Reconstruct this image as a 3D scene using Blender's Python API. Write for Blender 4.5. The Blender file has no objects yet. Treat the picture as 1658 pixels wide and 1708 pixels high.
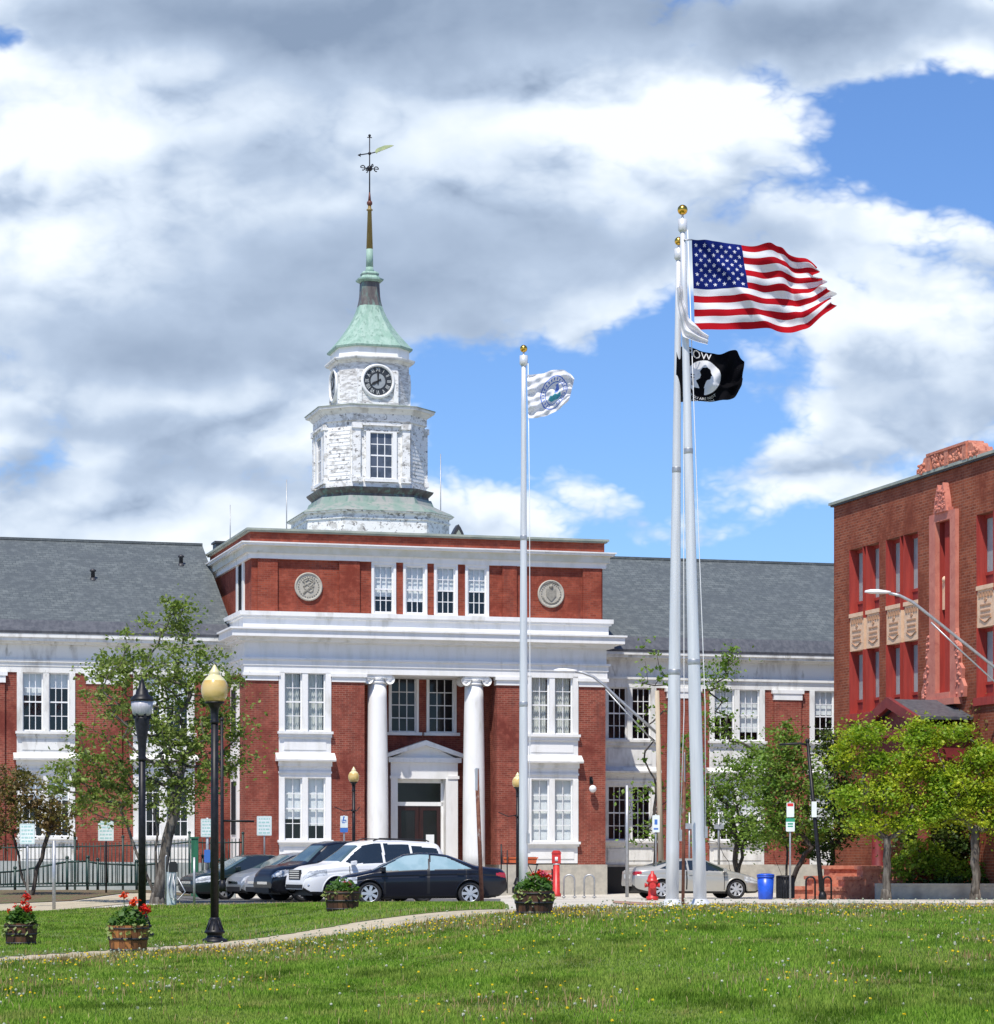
import bpy, bmesh, math, random
import numpy as np
from mathutils import Vector, Matrix
R = math.radians
sc = bpy.context.scene
COL = sc.collection
random.seed(7)
# ------------------------------------------------------------------ camera
F, CX, HY, ZC = 4470.0, 829.0, 1430.0, 1.5      # focal length, axis and horizon in photo pixels; eye height in m
cam_d = bpy.data.cameras.new('camera'); cam = bpy.data.objects.new('camera', cam_d); COL.objects.link(cam)
cam.location = (0, 0, ZC); cam.rotation_euler = (R(90), 0, 0)
cam_d.sensor_fit = 'HORIZONTAL'; cam_d.sensor_width = 36; cam_d.lens = F / 1658 * 36
cam_d.shift_y = (HY - 854) / 1658
cam_d.clip_start = 0.5; cam_d.clip_end = 6000
sc.camera = cam
# ------------------------------------------------------------------ light
SUN = Vector((-0.15, -0.50, 0.90)).normalized()
sl = bpy.data.lights.new('sun', 'SUN'); sl.energy = 4.8; sl.angle = R(0.5); sl.color = (1, .94, .85)
so = bpy.data.objects.new('sun', sl); COL.objects.link(so)
so.rotation_euler = (-SUN).to_track_quat('-Z', 'Y').to_euler()
so.location = (-20, -60, 100)
sc.view_settings.view_transform = 'Standard'; sc.view_settings.look = 'None'
sc.view_settings.exposure = 0.12; sc.view_settings.gamma = 1.0
sc.cycles.max_bounces = 6; sc.cycles.transparent_max_bounces = 12
# ------------------------------------------------------------------ node helpers
class NT:
    def __init__(s, nt): s.t = nt; s.n = nt.nodes; s.l = nt.links
    def add(s, typ, **kw):
        n = s.n.new(typ)
        for k, v in kw.items(): setattr(n, k, v)
        return n
    def set(s, sock, v):
        if hasattr(v, 'is_output') or isinstance(v, bpy.types.NodeSocket): s.l.new(v, sock)
        else: sock.default_value = v
    def math(s, op, a, b=0.0, c=None, clamp=False):
        n = s.add('ShaderNodeMath', operation=op, use_clamp=clamp)
        s.set(n.inputs[0], a); s.set(n.inputs[1], b)
        if c is not None: s.set(n.inputs[2], c)
        return n.outputs[0]
    def vmath(s, op, a, b=None, c=None, out=0):
        n = s.add('ShaderNodeVectorMath', operation=op)
        s.set(n.inputs[0], a)
        if b is not None: s.set(n.inputs[1], b)
        if c is not None: s.set(n.inputs[2], c)
        return n.outputs[out]
    def mr(s, v, a, b, c=0.0, d=1.0, smooth=True):
        n = s.add('ShaderNodeMapRange', interpolation_type='SMOOTHSTEP' if smooth else 'LINEAR')
        for i, x in enumerate((v, a, b, c, d)): s.set(n.inputs[i], x)
        return n.outputs[0]
    def mix(s, f, a, b, mode='MIX'):
        n = s.add('ShaderNodeMix', data_type='RGBA', blend_type=mode)
        s.set(n.inputs[0], f)
        for k, x in ((6, a), (7, b)):
            if isinstance(x, (tuple, list)) and len(x) == 3: x = (*x, 1)
            s.set(n.inputs[k], x)
        return n.outputs[2]
    def noise(s, vec, scale, detail=4, rough=.55, dist=0.0, col=False):
        n = s.add('ShaderNodeTexNoise')
        s.set(n.inputs['Vector'], vec); n.inputs['Scale'].default_value = scale
        n.inputs['Detail'].default_value = detail; n.inputs['Roughness'].default_value = rough
        n.inputs['Distortion'].default_value = dist
        return n.outputs[1 if col else 0]
# ------------------------------------------------------------------ sky: Nishita with a cloud layer laid out by direction
def make_world():
    w = bpy.data.worlds.new('World'); sc.world = w; w.use_nodes = True
    T = NT(w.node_tree); T.n.clear()
    out = T.add('ShaderNodeOutputWorld'); bg = T.add('ShaderNodeBackground')
    T.l.new(bg.outputs[0], out.inputs[0])
    sky = T.add('ShaderNodeTexSky', sky_type='NISHITA'); sky.sun_disc = False
    sky.sun_elevation = math.asin(SUN.z); sky.sun_rotation = math.atan2(SUN.x, SUN.y)
    sky.air_density = 1.0; sky.dust_density = 0.2; sky.ozone_density = 2.5; sky.altitude = 300
    g = T.add('ShaderNodeTexCoord').outputs['Generated']
    sp = T.add('ShaderNodeSeparateXYZ'); T.l.new(g, sp.inputs[0])
    yy = T.math('MAXIMUM', T.math('ABSOLUTE', sp.outputs[1]), 0.12)
    u = T.math('DIVIDE', sp.outputs[0], yy); v = T.math('DIVIDE', sp.outputs[2], yy)
    cb = T.add('ShaderNodeCombineXYZ'); T.l.new(u, cb.inputs[0]); T.l.new(v, cb.inputs[1])
    P = cb.outputs[0]
    # warp the layout so no blob keeps a round edge
    wn = T.noise(P, 11, 5, .55, col=True)
    Pw = T.vmath('MULTIPLY_ADD', T.vmath('SUBTRACT', wn, (.5, .5, .5)), (.085, .05, 0), P)
    def blob(px, py, rx, ry, wgt, edge=0.0):
        c = ((px - CX) / F, (HY - py) / F); a = (F / rx, F / ry)
        d = T.vmath('LENGTH', T.vmath('MULTIPLY_ADD', Pw, (a[0], a[1], 0), (-c[0] * a[0], -c[1] * a[1], 0)), out=1)
        return T.mr(d, edge, 1.0, wgt, 0.0)
    def total(bl):
        s = None
        for b in bl:
            x = blob(*b); s = x if s is None else T.math('ADD', s, x)
        return s
    cover = total([  # where cloud stands (+) and where blue shows (-)
        (500, 40, 1250, 330, .75), (250, 330, 800, 460, .75), (1030, 270, 560, 290, .7), (300, 700, 640, 360, .6), (800, 480, 420, 210, .45),
        (1580, 570, 430, 230, .80), (1330, 790, 300, 90, .62), (1480, 690, 320, 90, .35), (1240, 430, 240, 110, .35), (860, 850, 260, 110, .6), (1120, 890, 120, 60, .35), (1500, 40, 460, 130, .85),
        (120, 890, 460, 120, .65), (560, 860, 300, 80, .3), (900, 470, 330, 160, .3), (1400, 350, 190, 120, .4),
        (1590, 250, 260, 150, -.55), (1010, 660, 270, 130, -.55), (1060, 560, 120, 90, -.3), (1230, 690, 160, 60, -.1), (1300, 900, 250, 60, -.25),
        (30, 40, 120, 40, -.5), (720, 640, 130, 90, -.15), (1110, 780, 120, 60, -.15)])
    Ps = T.vmath('MULTIPLY', P, (1.0, 1.55, 1.0))
    wob = T.vmath('SUBTRACT', T.noise(Ps, 30, 3, .5, col=True), (.5, .5, .5))
    def billow(vec, octs):
        """rounded lumps with creases between them, as on a heap of cumulus"""
        s = None; vec = T.vmath('MULTIPLY_ADD', wob, (.010, .010, 0), vec)
        for k, (f, amp) in enumerate(octs):
            n = T.noise(T.vmath('ADD', vec, (k * 3.7, k * 1.3, k * .9)), f, 1, .5)
            x = T.math('MULTIPLY', T.math('ABSOLUTE', T.math('MULTIPLY_ADD', n, 2.0, -1.0)), amp); s = x if s is None else T.math('ADD', s, x)
        return s
    OCT = [(9, .85), (19, .60), (41, .40), (88, .26), (180, .16)]
    b1 = billow(Ps, OCT); b2 = billow(T.vmath('ADD', Ps, (-.004, .009, 0)), OCT[:4])
    n1 = T.noise(Ps, 10, 10, .58)
    c1 = billow(Ps, OCT[:2]); c2 = billow(T.vmath('ADD', Ps, (-.010, .020, 0)), OCT[:2])
    dens = T.math('ADD', T.math('ADD', cover, T.math('MULTIPLY_ADD', n1, .9, -.45)), T.math('MULTIPLY_ADD', b1, .75, -.42))
    mask = T.mr(dens, -.10, .27)
    front = T.mr(sp.outputs[1], .05, .55); low = T.mr(v, .40, .75, 1.0, .25)
    mask = T.math('MULTIPLY', mask, T.math('MULTIPLY_ADD', T.math('MULTIPLY', front, low), .72, .28))
    grey = total([(1450, 30, 420, 100, .6), (1300, 640, 300, 80, .3), (850, 30, 1000, 150, 1.0), (330, 10, 520, 120, .5), (620, 430, 560, 170, .75), (240, 570, 460, 130, .9), (330, 800, 420, 70, .5), (140, 720, 320, 60, .55),
        (1200, 380, 340, 90, .6), (700, 560, 340, 110, .6), (1560, 640, 260, 70, .35), (820, 890, 220, 40, .2), (450, 260, 280, 90, .45), (950, 400, 250, 120, .3),
        (110, 190, 260, 170, -.7), (1130, 190, 330, 100, -.9), (60, 400, 260, 80, -.35), (1560, 500, 220, 90, -.5), (850, 830, 200, 60, -.5), (1330, 780, 200, 60, -.3)])
    gs = T.mr(grey, -.3, .75, 1.0, .30); edge = T.mr(dens, .15, .95, 1.0, .42)
    lit = T.math('MULTIPLY', T.math('MULTIPLY', gs, edge), T.math('MULTIPLY_ADD', T.math('SUBTRACT', b1, b2), .75, T.math('MULTIPLY', T.math('SUBTRACT', c1, c2), 1.3)))
    thin = T.mr(dens, .0, .5, .14, 0.0)
    br = T.math('ADD', T.math('SUBTRACT', .70, T.math('MULTIPLY', grey, .62)), T.math('ADD', lit, thin))
    br = T.math('ADD', br, T.math('MULTIPLY_ADD', T.noise(Ps, 7, 7, .55), .7, -.35), clamp=True)
    rp = T.add('ShaderNodeValToRGB'); T.l.new(br, rp.inputs[0])
    e = rp.color_ramp.elements
    e[0].position = 0.0; e[0].color = (2.6, 3.45, 4.9, 1)
    e[1].position = 1.0; e[1].color = (9.6, 10.2, 10.8, 1)
    m = e.new(.45); m.color = (4.9, 6.0, 7.7, 1)
    m = e.new(.75); m.color = (7.6, 8.6, 9.9, 1)
    blue = T.mix(1.0, sky.outputs[0], (SKYT[0], SKYT[1], SKYT[2], 1), 'MULTIPLY')
    colr = T.mix(mask, blue, rp.outputs[0])
    T.l.new(colr, bg.inputs[0]); bg.inputs[1].default_value = 0.095
SKYT = (.84, 1.10, 1.50)
make_world()
# ------------------------------------------------------------------ things, parts, labels
def tag(o, label=None, cat=None, group=None, kind=None):
    if label: o['label'] = label
    if cat: o['category'] = cat
    if group: o['group'] = group
    if kind: o['kind'] = kind
    return o
def thing(name, label, cat, loc=(0, 0, 0), rz=0.0, group=None):
    o = bpy.data.objects.new(name, None); COL.objects.link(o)
    o.location = loc; o.rotation_euler = (0, 0, rz); o.empty_display_size = .3
    return tag(o, label, cat, group)
def link_mesh(name, me, mats, parent=None):
    for m in (mats if isinstance(mats, (list, tuple)) else [mats]): me.materials.append(m)
    o = bpy.data.objects.new(name, me); COL.objects.link(o)
    if parent: o.parent = parent
    return o
def copy_tree(o, parent=None):
    c = o.copy(); COL.objects.link(c)
    if parent: c.parent = parent
    for ch in list(o.children): copy_tree(ch, c)
    return c
LOOSE = {'sill', 'pier_cap', 'wing_pier_cap', 'boarding', 'wing_wall', 'side_window_frame', 'side_bay', 'side_bay_glass', 'carved_ornament', 'tower_pilaster', 'window_surround', 'corner_boards', 'plinth', 'interior', 'wall', 'door_surround', 'sill_band', 'entablature', 'brick_pier', 'leg', 'backrest', 'seat', 'terracotta_inset', 'upper_wall', 'window_bay'}
class MB:
    """collects faces, then links them as ONE mesh object"""
    def __init__(s): s.v = []; s.f = []; s.m = []; s.sm = []
    def face(s, pts, mi=0, smooth=False):
        b = len(s.v); s.v += [tuple(p) for p in pts]; s.f.append(tuple(range(b, b + len(pts)))); s.m.append(mi); s.sm.append(smooth)
    def add(s, vs, fs, mi=0, smooth=False):
        b = len(s.v); s.v += [tuple(p) for p in vs]
        for f in fs: s.f.append(tuple(i + b for i in f)); s.m.append(mi); s.sm.append(smooth)
        return s
    def box(s, x0, x1, y0, y1, z0, z1, mi=0):
        if x0 > x1: x0, x1 = x1, x0
        if y0 > y1: y0, y1 = y1, y0
        if z0 > z1: z0, z1 = z1, z0
        v = [(x0, y0, z0), (x1, y0, z0), (x1, y1, z0), (x0, y1, z0), (x0, y0, z1), (x1, y0, z1), (x1, y1, z1), (x0, y1, z1)]
        return s.add(v, [(0, 3, 2, 1), (4, 5, 6, 7), (0, 1, 5, 4), (1, 2, 6, 5), (2, 3, 7, 6), (3, 0, 4, 7)], mi)
    def loft(s, rings, cap0=True, cap1=True, mi=0, smooth=False):
        n = len(rings[0]); b = len(s.v)
        for r in rings: s.v += [tuple(p) for p in r]
        for k in range(len(rings) - 1):
            for i in range(n):
                j = (i + 1) % n; a = b + k * n; c = a + n
                s.f.append((a + i, a + j, c + j, c + i)); s.m.append(mi); s.sm.append(smooth)
        if cap0: s.f.append(tuple(b + i for i in reversed(range(n)))); s.m.append(mi); s.sm.append(False)
        if cap1: s.f.append(tuple(b + (len(rings) - 1) * n + i for i in range(n))); s.m.append(mi); s.sm.append(False)
        return s
    def prism(s, poly, z0, z1, mi=0, axis='z'):
        def p3(p, h):
            return (p[0], p[1], h) if axis == 'z' else ((p[0], h, p[1]) if axis == 'y' else (h, p[0], p[1]))
        return s.loft([[p3(p, z0) for p in poly], [p3(p, z1) for p in poly]], mi=mi)
    def lathe(s, prof, c=(0, 0, 0), n=20, mi=0, smooth=True, cap=True):
        rings = [[(c[0] + r * math.cos(2 * math.pi * i / n), c[1] + r * math.sin(2 * math.pi * i / n), c[2] + z) for i in range(n)] for r, z in prof]
        return s.loft(rings, cap, cap, mi, smooth)
    def tube(s, pts, rad, n=8, mi=0, smooth=True, cap=True):
        pts = [Vector(p) for p in pts]
        if not isinstance(rad, (list, tuple)): rad = [rad] * len(pts)
        t0 = (pts[1] - pts[0]).normalized()
        up = Vector((0, 0, 1)) if abs(t0.z) < .9 else Vector((1, 0, 0))
        a = t0.cross(up).normalized(); rings = []
        for i, p in enumerate(pts):
            t = (pts[min(i + 1, len(pts) - 1)] - pts[max(i - 1, 0)]).normalized()
            a = (a - t * a.dot(t)).normalized(); b_ = t.cross(a)
            rings.append([p + (a * math.cos(2 * math.pi * k / n) + b_ * math.sin(2 * math.pi * k / n)) * rad[i] for k in range(n)])
        return s.loft(rings, cap, cap, mi, smooth)
    def ball(s, c, r, n=12, m=8, mi=0, sz=1.0):
        prof = [(max(1e-4, r * math.sin(math.pi * i / m)), -r * sz * math.cos(math.pi * i / m)) for i in range(m + 1)]
        return s.lathe(prof, c, n, mi, True, False)
    def pieces(s):
        """groups of touching shells, so that each can be an object of its own"""
        n = len(s.v); p = list(range(n))
        def root(i):
            while p[i] != i: p[i] = p[p[i]]; i = p[i]
            return i
        for f in s.f:
            for i in f[1:]: p[root(i)] = root(f[0])
        g = {}
        for k, f in enumerate(s.f): g.setdefault(root(f[0]), []).append(k)
        L = []
        for ks in g.values():
            P = np.array([s.v[i] for k in ks for i in s.f[k]]); L.append([P.min(0) - .012, P.max(0) + .012, ks])
        done = False
        while not done:
            done = True
            for i in range(len(L)):
                for j in range(i + 1, len(L)):
                    if (L[i][0] <= L[j][1]).all() and (L[j][0] <= L[i][1]).all():
                        L[i] = [np.minimum(L[i][0], L[j][0]), np.maximum(L[i][1], L[j][1]), L[i][2] + L[j][2]]; L.pop(j); done = False; break
                if not done: break
        return [q[2] for q in L]
    def build(s, name, mats, parent=None, fix=True):
        if name in LOOSE:
            pcs = s.pieces()
            if len(pcs) > 1:
                outs = []
                for ks in pcs:
                    m = MB(); mp = {}
                    for k in ks:
                        for i in s.f[k]:
                            if i not in mp: mp[i] = len(m.v); m.v.append(s.v[i])
                        m.f.append(tuple(mp[i] for i in s.f[k])); m.m.append(s.m[k]); m.sm.append(s.sm[k])
                    outs.append(m._build(name, mats, parent, fix))
                return outs[0]
        return s._build(name, mats, parent, fix)
    def _build(s, name, mats, parent=None, fix=True):
        me = bpy.data.meshes.new(name); me.from_pydata(s.v, [], s.f)
        me.polygons.foreach_set('material_index', s.m); me.polygons.foreach_set('use_smooth', s.sm)
        if fix:
            bm = bmesh.new(); bm.from_mesh(me)
            bmesh.ops.recalc_face_normals(bm, faces=bm.faces); bm.to_mesh(me); bm.free()
        me.update()
        return link_mesh(name, me, mats, parent)
def np_mesh(name, V, faces, mats, parent=None, mi=None, smooth=False):
    me = bpy.data.meshes.new(name); n, k = faces.shape
    me.vertices.add(len(V)); me.vertices.foreach_set('co', np.asarray(V, np.float32).ravel())
    me.loops.add(n * k); me.loops.foreach_set('vertex_index', faces.astype(np.int32).ravel())
    me.polygons.add(n); me.polygons.foreach_set('loop_start', np.arange(0, n * k, k, dtype=np.int32))
    if mi is not None: me.polygons.foreach_set('material_index', np.asarray(mi, np.int32))
    me.polygons.foreach_set('use_smooth', np.full(n, smooth))
    me.update(); me.validate()
    return link_mesh(name, me, mats, parent)
_txt = {}
def text_geo(txt, size=1.0):
    """flat outline text as (verts2d, faces), centred"""
    if txt not in _txt:
        c = bpy.data.curves.new('lettering', 'FONT'); c.body = txt; c.size = 1; c.align_x = 'CENTER'; c.align_y = 'CENTER'; c.resolution_u = 2
        o = bpy.data.objects.new('lettering', c); COL.objects.link(o)
        dg = bpy.context.evaluated_depsgraph_get(); me = o.evaluated_get(dg).to_mesh()
        _txt[txt] = ([(v.co.x, v.co.y) for v in me.vertices], [tuple(p.vertices) for p in me.polygons])
        o.evaluated_get(dg).to_mesh_clear(); bpy.data.objects.remove(o); bpy.data.curves.remove(c)
    v, f = _txt[txt]
    return [(a * size, b * size) for a, b in v], f
# ------------------------------------------------------------------ pixel <-> world helpers
def W(px, py, Y): return Vector(((px - CX) / F * Y, Y, ZC + (HY - py) / F * Y))
class Frame:
    def __init__(s, px, Y, ang):
        s.O = Vector(((px - CX) / F * Y, Y)); s.ang = ang
        s.u = Vector((math.cos(ang), math.sin(ang))); s.a = Vector((-math.sin(ang), math.cos(ang)))
    def x(s, px, y=0.0):
        k = (px - CX) / F
        return (k * (s.O.y + y * s.a.y) - s.O.x - y * s.a.x) / (s.u.x - k * s.u.y)
    def z(s, px, py, y=0.0):
        return ZC + (HY - py) / F * (s.O.y + s.x(px, y) * s.u.y + y * s.a.y)
def S(t): t = np.clip(t, 0, 1); return t * t * (3 - 2 * t)
def gz(X, Y):
    X = np.asarray(X, float); Y = np.asarray(Y, float)
    B = np.interp(Y, [10, 16, 28, 40, 46, 50, 60, 66, 74, 90], [.35, .4, .72, .98, 1.0, .92, .57, .36, 0, 0])
    z = .15 * (1 - S((Y - 82) / 18)) + .5 * S((X + 4.8 + .2 * (Y - 42)) / 5.1) * B
    z = z + .3 * S((Y - 77) / 14) * S((-X - 9.5) / 3) * (1 - S((Y - 120) / 20))
    return z
def G(px, Y, dz=0.0):
    X = (px - CX) / F * Y
    return Vector((X, Y, float(gz(X, Y)) + dz))
# ------------------------------------------------------------------ materials
def mat(name, c1, c2=None, scale=6.0, lo=.4, hi=.6, rough=.7, metal=0.0, stretch=(1, 1, 1), detail=5, bump=0.0, bscale=None, spec=.5, c3=None, s3=1.0, l3=.45, h3=.65, coat=0.0, trans=None):
    m = bpy.data.materials.new(name); m.use_nodes = True; T = NT(m.node_tree)
    b = T.n['Principled BSDF']; b.inputs['Roughness'].default_value = rough; b.inputs['Metallic'].default_value = metal
    b.inputs['Specular IOR Level'].default_value = spec; b.inputs['Coat Weight'].default_value = coat; b.inputs['Coat Roughness'].default_value = .03
    if c2 is None and not bump: b.inputs['Base Color'].default_value = (*c1, 1); return m
    vec = T.vmath('MULTIPLY', T.add('ShaderNodeTexCoord').outputs['Object'], stretch)
    if c2 is not None:
        col = T.mix(T.mr(T.noise(vec, scale, detail, .6), lo, hi), c1, c2)
        if c3 is not None: col = T.mix(T.mr(T.noise(vec, s3, 4), l3, h3), col, c3)
        T.l.new(col, b.inputs['Base Color'])
    else: b.inputs['Base Color'].default_value = (*c1, 1)
    if bump:
        bn = T.add('ShaderNodeBump'); bn.inputs['Strength'].default_value = bump; bn.inputs['Distance'].default_value = .02
        T.l.new(T.noise(vec, bscale or scale, 4), bn.inputs['Height']); T.l.new(bn.outputs[0], b.inputs['Normal'])
    return m
def mat_brick(name, ca, cb, mortar, w=.24, h=.08, ms=.009, tint=None, rough=.85, zs=1.0, bump=.25, bias=0.0, streak=0.0):
    m = bpy.data.materials.new(name); m.use_nodes = True; T = NT(m.node_tree); b = T.n['Principled BSDF']
    tc = T.add('ShaderNodeTexCoord').outputs['Object']; sp = T.add('ShaderNodeSeparateXYZ'); T.l.new(tc, sp.inputs[0])
    cb_ = T.add('ShaderNodeCombineXYZ'); T.l.new(T.math('ADD', sp.outputs[0], sp.outputs[1]) if zs == 1.0 else sp.outputs[0], cb_.inputs[0])
    T.l.new(T.math('MULTIPLY', sp.outputs[2], zs), cb_.inputs[1])
    br = T.add('ShaderNodeTexBrick'); T.l.new(cb_.outputs[0], br.inputs['Vector'])
    for k, v in (('Color1', (*ca, 1)), ('Color2', (*cb, 1)), ('Mortar', (*mortar, 1)), ('Scale', 1.0), ('Mortar Size', ms), ('Brick Width', w), ('Row Height', h), ('Bias', bias), ('Mortar Smooth', .3)):
        br.inputs[k].default_value = v
    big = T.noise(tc, .55, 5, .65); fine = T.noise(tc, 3.2, 5, .7)
    col = T.mix(T.mr(big, .35, .68), br.outputs[0], tint or tuple(c * .62 for c in ca))
    col = T.mix(T.mr(fine, .45, .72, 0, .45), col, tuple(min(1, c * 1.25 + .02) for c in cb))
    if streak:
        st = T.noise(T.vmath('MULTIPLY', tc, (2.5, 2.5, .25)), 1.4, 5, .6)
        col = T.mix(T.mr(st, .52, .7, 0, streak), col, (.05, .04, .04))
    T.l.new(col, b.inputs['Base Color']); b.inputs['Roughness'].default_value = rough; b.inputs['Specular IOR Level'].default_value = .25
    bn = T.add('ShaderNodeBump'); bn.inputs['Strength'].default_value = bump; bn.inputs['Distance'].default_value = .01
    T.l.new(br.outputs[1], bn.inputs['Height']); bn.invert = True; T.l.new(bn.outputs[0], b.inputs['Normal'])
    return m
def mat_glass(name, tint=(.6, .68, .7), dens=.3, rough=.03):
    m = bpy.data.materials.new(name); m.use_nodes = True; T = NT(m.node_tree); T.n.clear()
    o = T.add('ShaderNodeOutputMaterial'); tr = T.add('ShaderNodeBsdfTransparent'); gl = T.add('ShaderNodeBsdfGlossy'); mx = T.add('ShaderNodeMixShader')
    tr.inputs[0].default_value = (*[t * dens + (1 - dens) for t in tint], 1); gl.inputs['Roughness'].default_value = rough; gl.inputs[0].default_value = (.9, .95, 1, 1)
    lw = T.add('ShaderNodeLayerWeight'); lw.inputs[0].default_value = .5
    T.l.new(T.math('MULTIPLY_ADD', T.math('POWER', lw.outputs[1], 4.0), .6, .045), mx.inputs[0]); T.l.new(tr.outputs[0], mx.inputs[1]); T.l.new(gl.outputs[0], mx.inputs[2])
    T.l.new(mx.outputs[0], o.inputs[0]); return m
def mat_leaf(name, ca, cb, cc=None, trans=.35):
    m = bpy.data.materials.new(name); m.use_nodes = True; T = NT(m.node_tree); T.n.clear()
    o = T.add('ShaderNodeOutputMaterial')
    rnd = T.add('ShaderNodeNewGeometry').outputs['Random Per Island']
    tc = T.add('ShaderNodeTexCoord').outputs['Object']
    col = T.mix(rnd, ca, cb)
    if cc: col = T.mix(T.mr(T.noise(tc, 1.1, 3), .42, .62, 0, .8), col, cc)
    d = T.add('ShaderNodeBsdfPrincipled'); T.l.new(col, d.inputs['Base Color']); d.inputs['Roughness'].default_value = .5; d.inputs['Specular IOR Level'].default_value = .3
    t = T.add('ShaderNodeBsdfTranslucent'); T.l.new(T.mix(1.0, col, (1.5, 1.5, .8, 1), 'MULTIPLY'), t.inputs[0])
    mx = T.add('ShaderNodeMixShader'); mx.inputs[0].default_value = trans
    T.l.new(d.outputs[0], mx.inputs[1]); T.l.new(t.outputs[0], mx.inputs[2]); T.l.new(mx.outputs[0], o.inputs[0]); return m
M = {}
M['brick'] = mat_brick('red_brick', (.17, .036, .025), (.31, .078, .050), (.33, .18, .13), tint=(.155, .034, .024), streak=.25)
M['brick_top'] = mat_brick('dark_red_brick', (.20, .038, .022), (.34, .076, .040), (.24, .10, .07), tint=(.185, .034, .020), streak=.2)
M['brick_right'] = mat_brick('orange_brick', (.17, .040, .018), (.31, .085, .038), (.30, .15, .10), w=.30, h=.10, ms=.014, tint=(.17, .038, .018), streak=.12)
M['white'] = mat('white_paint', (.80, .80, .79), (.70, .70, .67), 1.3, .45, .75, .55, stretch=(1.6, 1.6, .45), c3=(.56, .55, .50), s3=1.1, l3=.56, h3=.78)
M['frame'] = mat('window_paint', (.8, .8, .8), (.72, .73, .73), 3, .4, .7, .5)
M['oldwhite'] = mat('weathered_white_paint', (.74, .74, .71), (.50, .49, .46), 2.2, .45, .72, .65, stretch=(1, 1, .35), c3=(.36, .35, .31), s3=3.5, l3=.6, h3=.75)
M['peel'] = mat('peeling_white_boards', (.78, .78, .76), (.50, .49, .46), 2.6, .50, .62, .7, stretch=(1.2, 1.2, 1.5), detail=9, c3=(.24, .23, .22), s3=5.5, l3=.58, h3=.66, bump=.3, bscale=9)
M['peel2'] = mat('peeling_grey_boards', (.72, .72, .71), (.44, .43, .41), 3.6, .42, .60, .7, stretch=(.8, .8, 2.6), detail=9, c3=(.2, .19, .19), s3=6, l3=.58, h3=.68, bump=.3, bscale=9)
M['stone'] = mat('grey_stone', (.47, .44, .37), (.38, .36, .31), 5, .35, .65, .9, bump=.2, c3=(.30, .28, .24), s3=1.2, l3=.55, h3=.75)
M['cream'] = mat('cream_soffit', (.62, .60, .48), (.70, .69, .62), 1.5, .35, .65, .7, c3=(.50, .47, .33), s3=2.5, l3=.6, h3=.75)
M['slate'] = mat_brick('slate_roof', (.085, .10, .105), (.14, .158, .158), (.06, .07, .078), w=.26, h=.13, ms=.012, zs=1.25, tint=(.085, .098, .105), bump=.4, rough=.6)
M['gutter'] = mat('lead_gutter', (.06, .065, .078), (.10, .105, .118), 2, .35, .65, .5, stretch=(3, 3, .4))
M['coping'] = mat('verdigris_coping', (.26, .30, .26), (.36, .39, .33), 1.5, .35, .65, .7, stretch=(1, 1, .5))
M['copper'] = mat('green_copper', (.22, .36, .285), (.32, .45, .38), 1.6, .35, .65, .65, stretch=(2.5, 2.5, .5), c3=(.15, .25, .20), s3=4, l3=.50, h3=.72)
M['copper_dark'] = mat('brown_copper', (.075, .06, .06), (.13, .12, .11), 2.5, .35, .65, .55, stretch=(2, 2, .5), c3=(.14, .22, .19), s3=3, l3=.5, h3=.7)
M['skirt'] = mat('streaked_copper', (.20, .28, .24), (.30, .31, .29), 1.2, .38, .62, .65, stretch=(1.5, 1.5, .6), c3=(.15, .24, .20), s3=3.5, l3=.5, h3=.7)
M['bronze'] = mat('ochre_copper', (.22, .15, .04), (.26, .20, .07), 2, .4, .6, .5, stretch=(1, 1, .3))
M['iron'] = mat('black_iron', (.007, .007, .009), (.014, .014, .018), 12, .4, .6, .45, spec=.3)
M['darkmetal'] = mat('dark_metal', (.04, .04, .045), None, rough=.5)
M['room'] = mat('dark_interior', (.035, .035, .04), None, rough=1.0, spec=0)
M['blind'] = mat('window_blind', (.84, .86, .86), (.78, .80, .81), 2, .4, .6, .8)
M['curtain'] = mat('sheer_curtain', (.60, .61, .57), (.74, .75, .72), 5, .35, .65, .9, stretch=(4, 4, .3))
M['glass'] = mat_glass('window_glass')
M['dark_glass'] = mat('dark_door_glass', (.012, .012, .014), None, rough=.08, spec=.35)
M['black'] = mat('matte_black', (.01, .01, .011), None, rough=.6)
M['galv'] = mat('galvanised_steel', (.45, .46, .47), (.38, .39, .4), 9, .4, .6, .45, metal=.6)
M['alu'] = mat('brushed_aluminium', (.72, .73, .73), (.62, .63, .64), 2.2, .35, .65, .4, metal=.25, stretch=(6, 6, .3))
M['gold'] = mat('gilded_ball', (.72, .42, .07), None, rough=.25, metal=1.0)
M['bark'] = mat('bark', (.065, .055, .045), (.16, .145, .125), 9, .4, .62, .95, stretch=(1, 1, .25), bump=.6)
M['darkbark'] = mat('dark_bark', (.04, .033, .028), (.075, .062, .052), 9, .4, .6, .95, stretch=(1, 1, .25), bump=.5)
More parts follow.
